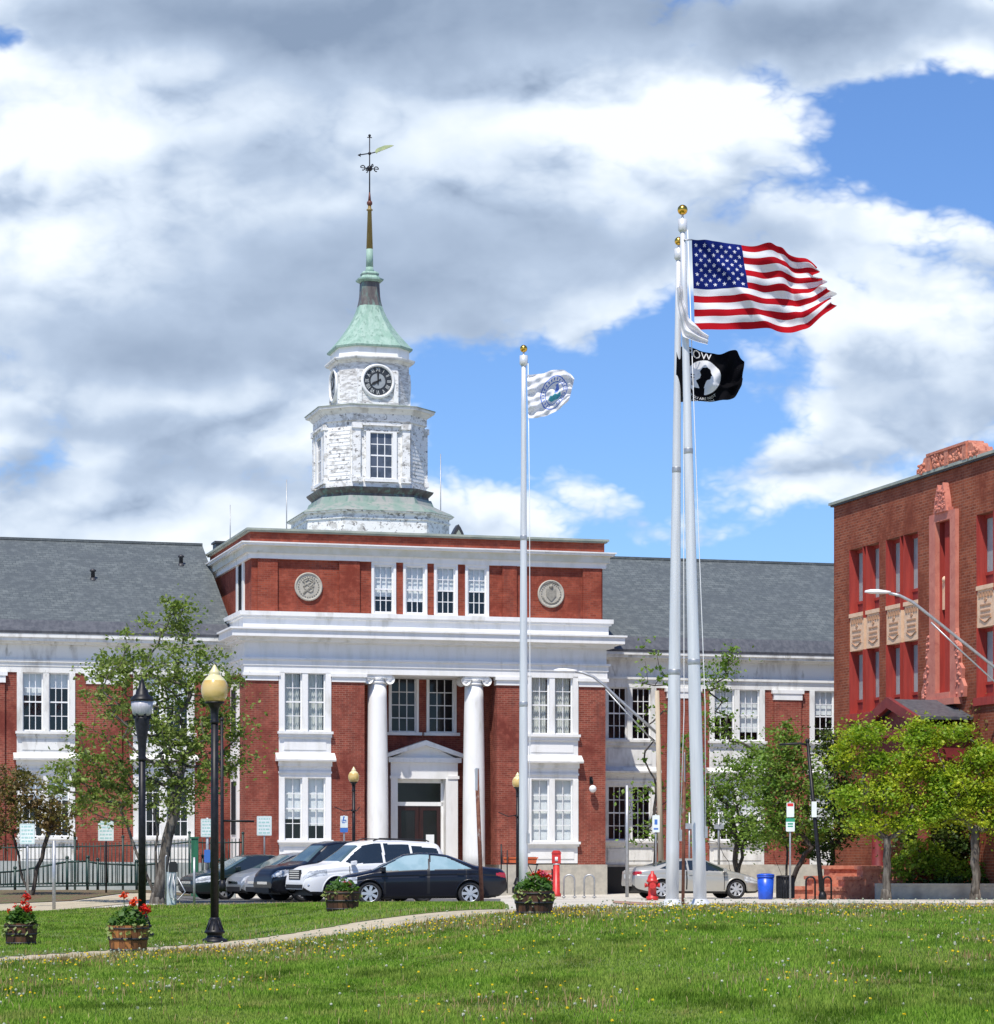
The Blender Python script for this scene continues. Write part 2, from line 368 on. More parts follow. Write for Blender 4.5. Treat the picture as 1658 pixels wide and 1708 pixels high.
# ------------------------------------------------------------------ ground sheets
def sheet(name, xs, ys, mats, dz, inside=None, kind='structure', smooth=True):
    nx, ny = len(xs), len(ys); XX, YY = np.meshgrid(xs, ys)
    V = np.stack([XX, YY, gz(XX, YY) + dz], -1).reshape(-1, 3)
    i = np.arange((nx - 1) * (ny - 1)); r, c = i // (nx - 1), i % (nx - 1); a = r * nx + c
    Fc = np.stack([a, a + 1, a + nx + 1, a + nx], -1)
    if inside is not None:
        cen = V[Fc].mean(1); Fc = Fc[inside(cen[:, 0], cen[:, 1])]
        used = np.unique(Fc); mp = np.full(len(V), -1); mp[used] = np.arange(len(used)); V = V[used]; Fc = mp[Fc]
    o = np_mesh(name, V, Fc, mats, smooth=smooth); tag(o, kind=kind); return o
def strip(name, near, far, m, dz, n=60):
    """a ribbon of paving between two plan lines given as (photo column, depth)"""
    def line(pts):
        P = np.array([((px - CX) / F * Y, Y) for px, Y in pts]); d = np.r_[0, np.cumsum(np.hypot(*np.diff(P, axis=0).T))]
        t = np.linspace(0, d[-1], n); return np.stack([np.interp(t, d, P[:, 0]), np.interp(t, d, P[:, 1])], -1)
    A, B = line(near), line(far); rows = [A * (1 - k / 6) + B * k / 6 for k in range(7)]
    P = np.concatenate(rows); V = np.c_[P, gz(P[:, 0], P[:, 1]) + dz]
    i = np.arange(6 * (n - 1)); r, c = i // (n - 1), i % (n - 1); a = r * n + c
    o = np_mesh(name, V, np.stack([a, a + 1, a + n + 1, a + n], -1), m, smooth=True); tag(o, kind='structure'); return o
M['ground'] = mat('pale_paving', (.50, .47, .40), (.58, .55, .48), 1.2, .35, .65, .9, c3=(.42, .39, .33), s3=.25, l3=.5, h3=.7, bump=.1)
M['path'] = mat('worn_concrete', (.50, .43, .30), (.42, .36, .25), 3, .35, .65, .95, c3=(.30, .28, .2), s3=.9, l3=.52, h3=.72, bump=.15)
M['kerbstone'] = mat('granite_kerb', (.50, .47, .42), (.42, .39, .35), 4, .4, .6, .9)
M['brickpave'] = mat('brick_paving', (.27, .15, .10), (.36, .23, .17), 3, .4, .6, .9, c3=(.40, .34, .27), s3=.7, l3=.5, h3=.7)
M['asphalt'] = mat('asphalt', (.085, .085, .085), (.12, .12, .115), 8, .4, .6, .9, c3=(.16, .155, .15), s3=.4, l3=.5, h3=.7)
M['mulch'] = mat('leaf_mulch', (.10, .06, .035), (.17, .12, .06), 14, .4, .6, .95, c3=(.10, .12, .04), s3=2.2, l3=.5, h3=.62, bump=.5)
M['turf'] = mat('turf', (.09, .14, .02), (.13, .18, .03), 6, .4, .6, .9, c3=(.10, .11, .04), s3=.55, l3=.5, h3=.75)
gx = np.r_[-1800, -500, -150, np.arange(-45, 45.1, .75), 150, 500, 1800]
gy = np.r_[-1500, -300, -60, np.arange(-10, 140.1, .75), 300, 900, 2500]
sheet('ground', gx, gy, M['ground'], 0.0)
PATH = [(-260, 31.5), (0, 34.9), (213, 38.0), (358, 40.6), (600, 42.0), (840, 41.9), (925, 41.7)]
PX = np.array([(p - CX) / F * y for p, y in PATH]); PY = np.array([y for p, y in PATH])
def path_y(X): return np.interp(X, PX, PY)
def in_lawn(X, Y):
    lim = np.where(X < .55, path_y(X) - 2.0, np.interp(X, [.55, 1.0, 3.0, 9], [40.7, 42.6, 44.6, 45.0]))
    return (Y < lim) & (Y > 8)
def in_strip(X, Y):
    lo = path_y(X) + 1.4
    hi = np.interp(X, [-20, -14, -11.0, -9.0, -6, 0.1], [48, 62.5, 67.0, 76.0, 71.5, 67.0])
    return (Y > lo) & (Y < hi) & (X < .15 - .004 * (Y - 43))
sheet('lawn', np.arange(-15, 15, .2), np.arange(8, 46, .2), M['turf'], .02, in_lawn)
sheet('grass_strip', np.arange(-20, .5, .2), np.arange(32, 78, .2), M['turf'], .02, in_strip)
strip('path', [(p, y - 2.1) for p, y in PATH], [(p, y + 1.45) for p, y in PATH], M['path'], .012)
# left pavement with its kerb, the mulch bed behind, car park, street on the right
strip('pavement', [(-150, 58.3), (0, 64.0), (120, 69.5), (235, 80.0), (262, 84)], [(-150, 71.5), (0, 77), (120, 79.5), (215, 86), (262, 90)], M['path'], .014)
strip('mulch_bed', [(-150, 72.2), (0, 77.7), (120, 80.2), (215, 86.8), (300, 91)], [(-150, 91.5), (0, 92), (120, 93), (215, 94), (330, 95.5)], M['mulch'], .02)
strip('car_park', [(262, 75.5), (450, 71.9), (700, 68.2), (835, 67.8)], [(262, 97), (450, 97), (700, 96), (835, 94)], M['asphalt'], .008)
strip('road', [(905, 74), (1100, 77), (1400, 78), (1900, 78)], [(905, 92), (1100, 95.0), (1400, 93), (1900, 87)], M['ground'], .010)
strip('pavement_far', [(1022, 78), (1100, 73), (1400, 72), (1900, 71)], [(1022, 82), (1100, 77.4), (1400, 76.5), (1900, 75.5)], M['brickpave'], .03)
# ------------------------------------------------------------------ town hall
TH = Frame(415, 106 + -7.05 * .271, R(15.73))
th = thing('town_hall', 'brick and white columned civic building with copper roofed clock tower', 'building', (TH.O.x, TH.O.y, 0), TH.ang)
X, Z = TH.x, TH.z
X0, X1 = X(409), X(1010)
def zz(py, y=0.0, px=464): return Z(px, py, y)
ZPL = Z(985, 1442); ZAR = zz(1122)
GROUND = -.4
mb = MB(); mb.box(X0 - .04, X1 + .05, -.08, 12, GROUND, ZPL); 
# portico recess is left open in the wall, so the plinth stops there too
PXL, PXR = X(608), X(829)
mb = MB(); mb.box(X0 - .04, PXL - .1, -.08, 12, GROUND, ZPL); mb.box(PXR + .1, X1 + .05, -.08, 12, GROUND, ZPL)
mb.box(PXL - .1, PXR + .1, -.35, 12, GROUND, .75)
mb.build('plinth', M['stone'], th)
mb = MB()
bays = [(X(465), X(552)), (X(877), X(964))]
ztop_w = ZAR
for a, b in ((X0, bays[0][0]), (bays[0][1], PXL), (PXR, bays[1][0]), (bays[1][1], X1)): mb.box(a, b, 0, .5, ZPL, ztop_w)
mb.box(X0, X0 + .5, .5, 12, ZPL, ztop_w); mb.box(X1 - .5, X1, .5, 12, ZPL, ztop_w)
RY = 2.3   # depth of the portico
mb.box(PXL - .5, PXL, .5, RY + .5, ZPL, ztop_w); mb.box(PXR, PXR + .5, .5, RY + .5, ZPL, ztop_w)
# portico back wall round the two windows and the doorway
wz0, wz1 = Z(705, 1222, RY), Z(705, 1127, RY)
xw = [(X(648, RY), X(698, RY)), (X(711, RY), X(761, RY))]
xd = (X(661, RY), X(746, RY)); zd = Z(705, 1297, RY)
mb.box(PXL, xw[0][0], RY, RY + .5, .75, ztop_w); mb.box(xw[0][1], xw[1][0], RY, RY + .5, wz0, ztop_w); mb.box(xw[1][1], PXR, RY, RY + .5, .75, ztop_w)
mb.box(xw[0][0], xw[1][1], RY, RY + .5, zd, wz0); mb.box(xw[0][0], xw[0][1], RY, RY + .5, wz1, ztop_w); mb.box(xw[1][0], xw[1][1], RY, RY + .5, wz1, ztop_w)
mb.build('wall', M['brick'], th)
mb = MB(); mb.box(X0 + .5, PXL - .5, 1.2, 12, ZPL, ztop_w); mb.box(PXR + .5, X1 - .5, 1.2, 12, ZPL, ztop_w); mb.box(PXL - .45, PXR + .45, RY + 1.4, 12, .8, ztop_w)
mb.box(X0 + .5, X1 - .5, .9, 8.8, ztop_w + 1.2, zz(890)); mb.build('interior', M['room'], th)
# entablature and cornices, each band a box right round the block
def ring(mb, ov, p0, p1, d=12.0, px=464): mb.box(X0 - ov, X1 + ov, -ov, d, Z(px, p0), Z(px, p1))
mb = MB(); ring(mb, .06, 1122, 1110); ring(mb, .10, 1110, 1100.5); ring(mb, .17, 1100.5, 1097); ring(mb, .03, 1097, 1072); ring(mb, .10, 1072, 1070)
mb.build('entablature', M['white'], th)
mb = MB(); ring(mb, .28, 1070, 1066.5); ring(mb, .36, 1066.5, 1063.5); ring(mb, .62, 1063.5, 1052); ring(mb, .70, 1052, 1049)
mb.build('cornice', M['white'], th)
UP = -.12
mb = MB(); ring(mb, .10, 1049, 1031); ring(mb, .19, 1031, 1027.5); ring(mb, .26, 1027.5, 1020.5); mb.build('blocking_course', M['white'], th)
# upper storey
UX0, UX1, UD = X(420, .12), X(1006, .12), 9.4
def zu(py): return Z(464, py, .12)
mb = MB(); ux = [X(p, .12) for p in (620, 661, 673, 713, 724.5, 764, 776.5, 816)]
zl, zh = zu(1020), zu(932)
for a, b in ((UX0, ux[0]), (ux[1], ux[2]), (ux[3], ux[4]), (ux[5], ux[6]), (ux[7], UX1)): mb.box(a, b, .2, .6, zl, zh)
for a, b in ((430, 463), (566, 600), (838, 862), (972, 1003)): mb.box(X(a, .12), X(b, .12), .09, .197, zl, zh)
mb.box(UX0, UX0 + .4, .6, UD, zl - 1.5, zh); mb.box(UX1 - .4, UX1, .6, UD, zl - 1.5, zh); mb.box(UX0 + .4, UX1 - .4, UD - .4, UD, zl, zh)
mb.build('upper_wall', M['brick_top'], th)
def ring2(mb, ov, p0, p1): mb.box(UX0 - ov, UX1 + ov, .2 - ov, UD + ov, zu(p0), zu(p1))
mb = MB(); ring2(mb, .12, 932, 924.5); ring2(mb, .16, 924.5, 923); mb.build('upper_frieze', M['white'], th)
mb = MB(); ring2(mb, .24, 923, 911); mb.build('soffit', M['cream'], th)
mb = MB(); ring2(mb, .40, 911, 907.5); ring2(mb, .46, 907.5, 905.5); mb.build('upper_cornice', M['white'], th)
mb = MB(); ring2(mb, .06, 905.5, 888); mb.build('parapet', M['brick_top'], th)
mb = MB(); ring2(mb, .16, 888, 885.5); ring2(mb, .22, 885.5, 882); mb.build('parapet_coping', M['coping'], th)
# white window strips on the left return, dark fascia under its eaves
mb = MB()
for y0, y1 in ((1.6, 2.0), (2.9, 3.3)): mb.box(UX0 - .06, UX0 - .002, y0, y1, zl - .2, zh)
mb.build('side_window_frame', M['white'], th)
mb = MB(); mb.box(UX0 - .03, UX0 - .003, 2.003, 2.897, zl - .1, zh - .05); mb.build('side_window', M['room'], th)
# ------ windows: frame with rails and muntins; glass and blind as sub-parts
def sash(root, x0, x1, z0, z1, y, cols, rows, fw=.05, blind=0.0, curtain=False, mid=True, name='window', frame='frame', mw=.028, bm='blind', gm='glass'):
    mb = MB()
    mb.box(x0, x0 + fw, y, y + .09, z0, z1); mb.box(x1 - fw, x1, y, y + .09, z0, z1)
    mb.box(x0 + fw, x1 - fw, y, y + .09, z0, z0 + fw * 1.25); mb.box(x0 + fw, x1 - fw, y, y + .09, z1 - fw, z1)
    a, b, c, d = x0 + fw, x1 - fw, z0 + fw * 1.25, z1 - fw
    zm = (c + d) / 2
    if mid: mb.box(a, b, y + .012, y + .088, zm - .028, zm + .028)
    for i in range(1, cols): xx = a + (b - a) * i / cols; mb.box(xx - mw / 2, xx + mw / 2, y + .03, y + .07, c, zm - (.028 if mid else 0)); mb.box(xx - mw / 2, xx + mw / 2, y + .03, y + .07, zm + (.028 if mid else 0), d)
    for j in range(1, rows):
        if mid and j * 2 == rows: continue
        zq = c + (d - c) * j / rows; mb.box(a, b, y + .034, y + .066, zq - mw / 2, zq + mw / 2)
    w = mb.build(name, M[frame], root)
    g = MB(); rj = lambda: y + .05 + random.uniform(-.007, .007); g.face([(a, rj(), c), (b, rj(), c), (b, rj(), d), (a, rj(), d)]); g.build('glass', M[gm], w, fix=False)
    if blind > 0:
        k = MB(); zb = d - (d - c) * blind
        k.box(a - .02, b + .02, y + .16, y + .17, zb, d + .02)
        k.build('blind', M[bm], w)
    if curtain:
        k = MB(); n = 28; pts = []
        for i in range(n + 1):
            xx = a + (b - a) * i / n; yy = y + .22 + .03 * math.sin(i * 1.9) + .015 * math.sin(i * 4.3); pts.append((xx, yy))
        for i in range(n):
            k.face([(pts[i][0], pts[i][1], c), (pts[i + 1][0], pts[i + 1][1], c), (pts[i + 1][0], pts[i + 1][1], d), (pts[i][0], pts[i][1], d)], smooth=True)
        k.build('curtain', M['curtain'], w)
    return w
def bay(root, xa, xb, y, L, up, lo, cols=2, rows=4, ub=0.0, lb=0.0, ucur=False, lcur=False, back=True, zbase=None, mul=.22, jam=.22, trim='white'):
    """white bay: L = heights (head, upper sill top, sill bottom, panel bottom, pent bottom, lower head, lower sill top, sill bottom, base)"""
    h, s1, s2, p1, p2, h2, s3, s4, base = L
    mb = MB(); xm = (xa + xb) / 2
    # jambs, mullion, heads
    for z0, z1, dx in ((s1, h, 0), (s3, h2, 0)):
        mb.box(xa, xa + jam, y - .06, y + .3, z0, z1); mb.box(xb - jam, xb, y - .06, y + .3, z0, z1); mb.box(xm - mul / 2, xm + mul / 2, y - .04, y + .3, z0, z1)
    mb.box(xa + .02, xb - .02, y - .02, y + .35, s4 - (s4 - base), s4)              # apron under lower window
    mb.box(xa + .18, xb - .18, y - .05, y - .021, base + .18, s4 - .12)
    mb.box(xa, xb, y - .02, y + .35, p1, s2); mb.box(xa + .2, xb - .2, y - .045, y - .021, p1 + .12, s2 - .12)
    mb.box(xa, xb, y - .04, y + .35, h2, p2); mb.box(xa - .02, xb + .02, y - .09, y + .3, h2 + .16, h2 + .24); mb.box(xa - .03, xb + .03, y - .12, y + .3, (h2 + p2) / 2 + .12, p2 - .002)
    mb.build('window_bay', M[trim], root)
    mb = MB(); mb.box(xa - .06, xb + .06, y - .2, y + .3, s1 - .1, s1); mb.box(xa - .02, xb + .02, y - .12, y + .3, s2, s1 - .1)
    mb.box(xa - .06, xb + .06, y - .2, y + .3, s3 - .1, s3); mb.box(xa - .02, xb + .02, y - .12, y + .3, s4, s3 - .1)
    mb.build('sill', M[trim], root)
    mb = MB(); ov = .34   # pent cornice over the lower window
    q = [(y + .3, p2), (y - ov, p2), (y - ov - .02, p2 + .07), (y - .05, p1), (y + .3, p1)]
    mb.loft([[(xa - .14, a, b) for a, b in q], [(xb + .14, a, b) for a, b in q]]); mb.build('pent_cornice', M[trim], root)
    for z0, z1, bl, cu in ((s1, h, ub, ucur), (s3, h2, lb, lcur)):
        for q, (a, b) in enumerate(((xa + jam, xm - mul / 2), (xm + mul / 2, xb - jam))):
            v = bl[q] if isinstance(bl, (list, tuple)) else bl
            if 0 < v < 1: v = min(1, max(.2, v + random.uniform(-.07, .07)))
            sash(root, a, b, z0, z1, y + .08, cols, rows, blind=v, curtain=cu)
zlist = lambda px, ps, y=0.0: [Z(px, p, y) for p in ps]
bay(th, *bays[0], 0, zlist(508, (1122, 1220, 1230, 1256, 1270, 1297, 1401, 1409, 1436)), 0, 0, lb=.74, ucur=True)
bay(th, *bays[1], 0, zlist(920, (1128, 1225, 1235, 1260, 1273, 1300, 1404, 1412, 1440)), 0, 0, lb=(1.0, 1.0), ucur=True)
# pilaster caps of the piers
mb = MB()
for a, b, px in ((X0 - .05, bays[0][0] - .02, 440), (bays[0][1] + .02, PXL + .03, 580), (PXR - .03, bays[1][0] - .02, 850), (bays[1][1] + .02, X1 + .05, 985)):
    z0, z1 = Z(px, 1135 + (px - 440) * .02), ZAR
    mb.box(a, b, -.06, .35, z0, z0 + (z1 - z0) * .62); mb.box(a - .05, b + .05, -.13, .35, z0 + (z1 - z0) * .62, z1 - .002)
mb.build('pier_cap', M['white'], th)
# upper windows
for i, bl in enumerate((.66, .76, .50, .50)):
    a, b = ux[2 * i], ux[2 * i + 1]; mb = MB(); z0, z1 = zu(1022.5), zu(937)
    sash(th, a + .1, b - .1, z0 + .1, z1, .22, 3, 4, fw=.06, blind=bl)
    mb.box(a, a + .1, .14, .55, z0, z1); mb.box(b - .1, b, .14, .55, z0, z1); mb.box(a, b, .1, .55, zl, z0 + .1); mb.box(a, b, .14, .55, z1, zh); mb.build('window_surround', M['white'], th)
# medallions
def medallion(px, py, r, kind):
    c = (X(px, .12), Z(px, py, .12)); mb = MB()
    prof = [(r * .98, -.02), (r, .05), (r * .93, .10), (r * .86, .06), (r * .84, .05)]
    rings = [[(c[0] + q * math.cos(2 * math.pi * i / 40), .2 - d, c[1] + q * math.sin(2 * math.pi * i / 40)) for i in range(40)] for q, d in prof]
    mb.loft(rings, True, True, smooth=True); m = mb.build('medallion', M['stone'], th)
    k = MB(); rnd = random.Random(int(px))
    for i in range(26):                               # carved lettering round the rim and a device in the middle
        a = 2 * math.pi * i / 26
        if kind and 4.2 < a < 5.2: continue
        k.ball((c[0] + .72 * r * math.cos(a), .145, c[1] + .72 * r * math.sin(a)), .028, 6, 4)
    if kind == 0:
        for i in range(3): k.tube([(c[0] + r * .42 * math.sin(t * 3.1 + i) * (1 - .12 * i), .15, c[1] + r * (.46 - .34 * i) + .09 * math.cos(t * 5 + i)) for t in np.linspace(-1, 1, 9)], .035, 6)
        k.tube([(c[0] - .2, .15, c[1] - .28), (c[0] + .24, .15, c[1] + .2)], .04, 6)
    else:
        k.prism([(c[0] - .2, c[1] + .2), (c[0] + .2, c[1] + .2), (c[0] + .2, c[1] - .08), (c[0], c[1] - .3), (c[0] - .2, c[1] - .08)], .115, .152, axis='y')
        k.tube([(c[0] + .36 * math.cos(t), .15, c[1] + .36 * math.sin(t) - .02) for t in np.linspace(math.pi * 1.05, math.pi * 1.95, 12)], .035, 6)
        k.tube([(c[0] - .3, .15, c[1] + .38), (c[0], .15, c[1] + .5), (c[0] + .3, .15, c[1] + .38)], .04, 6)
        k.ball((c[0], .13, c[1] + .3), .09, 8, 5)
    k.build('carving', mat('carved_stone', (.30, .285, .24), (.24, .225, .19), 9), m)
medallion(515, 978.5, .56, 0); medallion(919.5, 990.5, .56, 1)
# ------ portico: two Ionic columns, windows, doorway
zc1 = Z(632, 1120, -.1); zb0 = .75
for px in (632, 794):
    cx = X(px, .1); cy = .42; mb = MB()
    zs0, zs1 = zb0 + .3, zc1 - .46
    prof = [(.445 - .075 * max(0, (t - .25) / .75) ** 1.6, zs0 + (zs1 - zs0) * t) for t in np.linspace(0, 1, 14)]
    mb.lathe(prof, (cx, cy, 0), 28); col = mb.build('column', M['white'], th)
    mb = MB(); mb.lathe([(.46, zs0), (.50, zs0 - .03), (.52, zs0 - .07), (.49, zs0 - .11), (.50, zs0 - .13), (.56, zs0 - .17), (.57, zs0 - .2)], (cx, cy, 0), 28); mb.box(cx - .58, cx + .58, cy - .58, cy + .58, zb0, zs0 - .2); mb.build('column_base', M['white'], col)
    mb = MB(); mb.lathe([(.37, zs1), (.41, zs1 + .02), (.41, zs1 + .07), (.385, zs1 + .09), (.385, zs1 + .14), (.47, zs1 + .24)], (cx, cy, 0), 28)
    mb.box(cx - .5, cx + .5, cy - .42, cy + .42, zs1 + .2, zs1 + .36); mb.box(cx - .52, cx + .52, cy - .46, cy + .46, zs1 + .36, zc1)
    for sx in (-1, 1):
        vx, vz = cx + sx * .43, zs1 + .16
        prof = [(.19, -.44), (.195, -.40), (.15, -.39), (.15, -.375), (.08, -.38), (.07, -.40), (.001, -.40)]
        mb.loft([[(vx + r * math.cos(a), cy + d, vz + r * math.sin(a)) for a in np.linspace(0, 2 * math.pi, 21)[:-1]] for r, d in ([(.17, .44), (.19, .42)] + prof[:0] + [(.17, 0)] + prof)], True, True, smooth=True)
    mb.build('capital', M['white'], col)
for q, (a, b) in enumerate(xw):
    mb = MB(); mb.box(a, a + .1, RY - .06, RY + .45, wz0, wz1); mb.box(b - .1, b, RY - .06, RY + .45, wz0, wz1); mb.box(a, b, RY - .05, RY + .45, wz1 - .1, wz1 - .002)
    mb.box(a - .12, b + .12, RY - .16, RY + .45, wz0 - .12, wz0); mb.build('window_surround', M['white'], th)
    sash(th, a + .1, b - .1, wz0, wz1 - .1, RY + .05, 3, 4, mid=False, mw=.035, gm='dark_glass')
DY = 1.75
dl, dr = X(652, DY), X(767, DY); d0, d1 = X(663.5, DY), X(744, DY); zt = Z(709, 1299, DY); zf = Z(709, 1272, DY); zp = Z(709, 1264, DY)
mb = MB(); mb.box(dl, d0, DY, RY + .3, .76, zt); mb.box(d1, dr - .08, DY, RY + .3, .76, zt)
mb.box(dl, dr - .08, DY + .02, RY + .3, zt, zf); mb.box(dl - .05, dl + .42, DY - .04, RY, zt, zt + .12); mb.box(dr - .5, dr - .03, DY - .04, RY, zt, zt + .12)
mb.box(dl - .12, dr + .04, DY - .12, RY, zf, zp); mb.build('door_surround', M['white'], th)
mb = MB(); apx = X(709, DY); apz = Z(709, 1235, DY); a, b = dl - .2, dr + .12
mb.prism([(a + .25, zp), (b - .25, zp), (apx, apz - .12)], DY + .08, RY, axis='y')
for (p, q) in (((a, zp), (apx, apz - .2)), ((b, zp), (apx, apz - .2))):
    mb.prism([p, q, (q[0], q[1] + .2), (p[0], p[1] + .16)], DY - .22, RY, axis='y')
mb.build('pediment', M['white'], th)
mb = MB(); zm = Z(709, 1341, DY + .4); dy = DY + .45
mb.box(d0, d1, dy, dy + .12, zm - .08, zm + .08); mb.box(d0, d0 + .1, dy, dy + .12, .76, zt); mb.box(d1 - .1, d1, dy, dy + .12, .76, zt); mb.box(d0, d1, dy, dy + .12, zt - .16, zt); dfm = mb.build('door_frame', M['white'], th)
g = MB(); g.face([(d0 + .1, dy + .05, zm + .08), (d1 - .1, dy + .05, zm + .08), (d1 - .1, dy + .05, zt - .16), (d0 + .1, dy + .05, zt - .16)]); g.build('transom_light', M['dark_glass'], dfm, fix=False)
M['wood_door'] = mat('brown_door', (.035, .008, .005), (.02, .005, .004), 4, rough=.45, stretch=(6, 1, .4))
xm = (d0 + d1) / 2
for s, (a, b) in enumerate(((d0 + .1, xm - .01), (xm + .01, d1 - .1))):
    mb = MB(); mb.box(a, a + .16, dy + .03, dy + .08, .77, zm - .08); mb.box(b - .16, b, dy + .03, dy + .08, .77, zm - .08); mb.box(a + .16, b - .16, dy + .03, dy + .08, .77, 1.1); mb.box(a + .16, b - .16, dy + .03, dy + .08, zm - .26, zm - .08)
    d = mb.build('door', M['wood_door'], th)
    g = MB(); g.face([(a + .16, dy + .05, 1.1), (b - .16, dy + .05, 1.1), (b - .16, dy + .05, zm - .26), (a + .16, dy + .05, zm - .26)]); g.build('glass', M['dark_glass'], d, fix=False)
    g = MB(); hx = b - .1 if s == 0 else a + .1; g.tube([(hx, dy + .03, 1.7), (hx, dy - .04, 1.72), (hx, dy - .04, 2.0), (hx, dy + .03, 2.02)], .018, 6); g.build('door_handle', M['galv'], d)
    if s == 1: g = MB(); g.box(a + .28, a + .62, dy + .036, dy + .043, 1.95, 2.42); g.build('notice', M['blind'], d)
# entrance steps with an iron rail and landing
mb = MB()
for k in range(4): mb.box(PXL + .1, PXR - .1, -.35 - .34 * (4 - k), -.36 if k == 3 else -.35 - .34 * (3 - k), GROUND, .75 - .17 * (4 - k))
mb.build('entrance_steps', M['stone'], th)
# wall lantern
mb = MB(); lx = X(985.5); lz = Z(985.5, 1316); mb.tube([(lx, 0, lz + .35), (lx, -.1, lz + .4), (lx, -.24, lz + .36), (lx, -.26, lz + .2)], .025, 6); mb.box(lx - .06, lx + .06, -.03, -.002, lz + .2, lz + .5); wl = mb.build('wall_lamp', M['iron'], th)
mb = MB(); mb.ball((lx, -.26, lz), .15, 14, 10); mb.build('globe', M['frame'], wl)
# ------------------------------------------------------------------ wings
def wing(xa, xb, y, pw, ridge, eave, apron, corn, frz, arc, baylist, piers, L, px0, base_dark=None):
    yr = y + 7.0
    zr, ze, za = Z(px0, ridge, yr), Z(px0, eave, y - .1), Z(px0, apron, y - .6)
    mb = MB()
    for a, b in ((xa, xb),):
        mb.face([(a, y - .1, ze), (b, y - .1, ze), (b, yr, zr), (a, yr, zr)]); mb.face([(a, yr, zr), (b, yr, zr), (b, yr + 7, ze), (a, yr + 7, ze)])
        mb.box(a, b, yr - .12, yr + .12, zr - .04, zr + .06)
    mb.build('roof', M['slate'], th)
    mb = MB(); mb.loft([[(x, p, q) for p, q in ((y - .62, za), (y - .1, ze + .02), (y + .1, ze - .1), (y + .1, za - .1), (y - .6, za - .1))] for x in (xa, xb)]); mb.build('gutter_apron', M['gutter'], th)
    zc = Z(px0, corn, y - .5); mb = MB(); h = za - .1 - zc
    mb.box(xa, xb, y - .58, y + .3, zc + h * .55, za - .1); mb.box(xa, xb, y - .5, y + .3, zc + h * .15, zc + h * .55); mb.box(xa, xb, y - .25, y + .3, zc - .05, zc + h * .15); mb.build('wing_cornice', M['oldwhite'], th)
    zf, zA = Z(px0, frz, y), L[0]
    mb = MB(); mb.box(xa, xb, y - .05, y + .3, zf, zc - .05); mb.box(xa, xb, y - .14, y + .3, zf - .1, zf); mb.box(xa, xb, y - .08, y + .3, (zf + zA) / 2, zf - .1); mb.box(xa, xb, y - .05, y + .3, zA, (zf + zA) / 2); mb.build('wing_entablature', M['oldwhite'], th)
    mb = MB(); cap = MB()
    for a, b, pil in piers:
        mb.box(a, b, y, y + .5, L[8], zA)
        if pil:
            m_ = (b - a) * .2; mb.box(a + m_, b - m_, y - .12, y - .001, L[8], zA - .42)
            cap.box(a + m_ - .03, b - m_ + .03, y - .16, y, zA - .42, zA - .15); cap.box(a + m_ - .1, b - m_ + .1, y - .2, y, zA - .15, zA - .001)
    mb.build('wing_wall', M['brick'], th)
    if cap.v: cap.build('wing_pier_cap', M['white'], th)
    mb = MB(); mb.box(xa, xb, y - .1, y + .6, -.5, L[8]); mb.build('wing_plinth', M['stone'], th)
    mb = MB(); mb.box(xa, xb, y + 1.0, y + 13, -.5, zA + .5); mb.build('interior', M['room'], th)
    for a, b, kw in baylist: bay(th, a, b, y, L, 0, 0, cols=3, rows=4, trim='oldwhite', **kw)
yw = 3.0
xr = [X(p, yw) for p in (1006, 1094, 1183, 1275, 1350, 1440, 1530)]
LR = [Z(1228, p, yw) for p in (1150, 1236, 1246, 1281, 1291, 1312, 1402, 1411, 1442)]
wing(X1 + .02, X(1640, yw), yw, 0, 936, 1066, 1086, 1101, 1132, 1150,
     [(xr[0], xr[1], {}), (xr[2], xr[3], dict(ub=(.5, .85), lb=.8)), (xr[4], xr[5], dict(ub=.5, lb=.8))],
     [(xr[1], xr[2], True), (xr[3], xr[4], True), (xr[5], xr[6], True)], LR, 1200)
xl = [X(p, yw) for p in (-140, -75, 28, 125, 222, 324, 372)]
LL = [Z(76, p, yw) for p in (1122, 1220, 1229, 1256, 1268, 1294, 1396, 1405, 1440)]
wing(X(-430, yw), X0 - .02, yw, 0, 903, 1037, 1054, 1073, 1102, 1122,
     [(X(-190, yw), xl[1], {}), (xl[2], xl[3], dict(ub=(.45, .2), lb=.4)), (xl[4], xl[5], dict(ub=.5, lb=0))],
     [(X(-425, yw), X(-190, yw), True), (xl[1], xl[2], True), (xl[3], xl[4], True), (xl[5], X0 + .05, False)], LL, 150)
# black panel put in for the shade of an areaway, right wing's first bay
mb = MB(); mb.box(X(1009, yw - .1), X(1068, yw - .1), yw - .13, yw - .101, -.3, Z(1040, 1446, yw)); mb.build('areaway_shade_panel', M['black'], th)
# white bay on the left return of the block, half hidden by the tree
mb = MB(); zA = LL[0]
mb.box(X0 - .1, X0 - .003, 1.2, 2.7, LL[8], zA - .3); mb.box(X0 - .22, X0 - .1, 1.1, 2.8, LL[2], LL[1]); mb.box(X0 - .3, X0 - .1, 1.1, 2.8, LL[4], LL[3]); mb.build('side_bay', M['white'], th)
mb = MB(); mb.box(X0 - .13, X0 - .101, 1.5, 2.4, LL[1] + .1, zA - .6); mb.box(X0 - .13, X0 - .101, 1.5, 2.4, LL[6] + .1, LL[5] - .2); mb.build('side_bay_glass', M['room'], th)
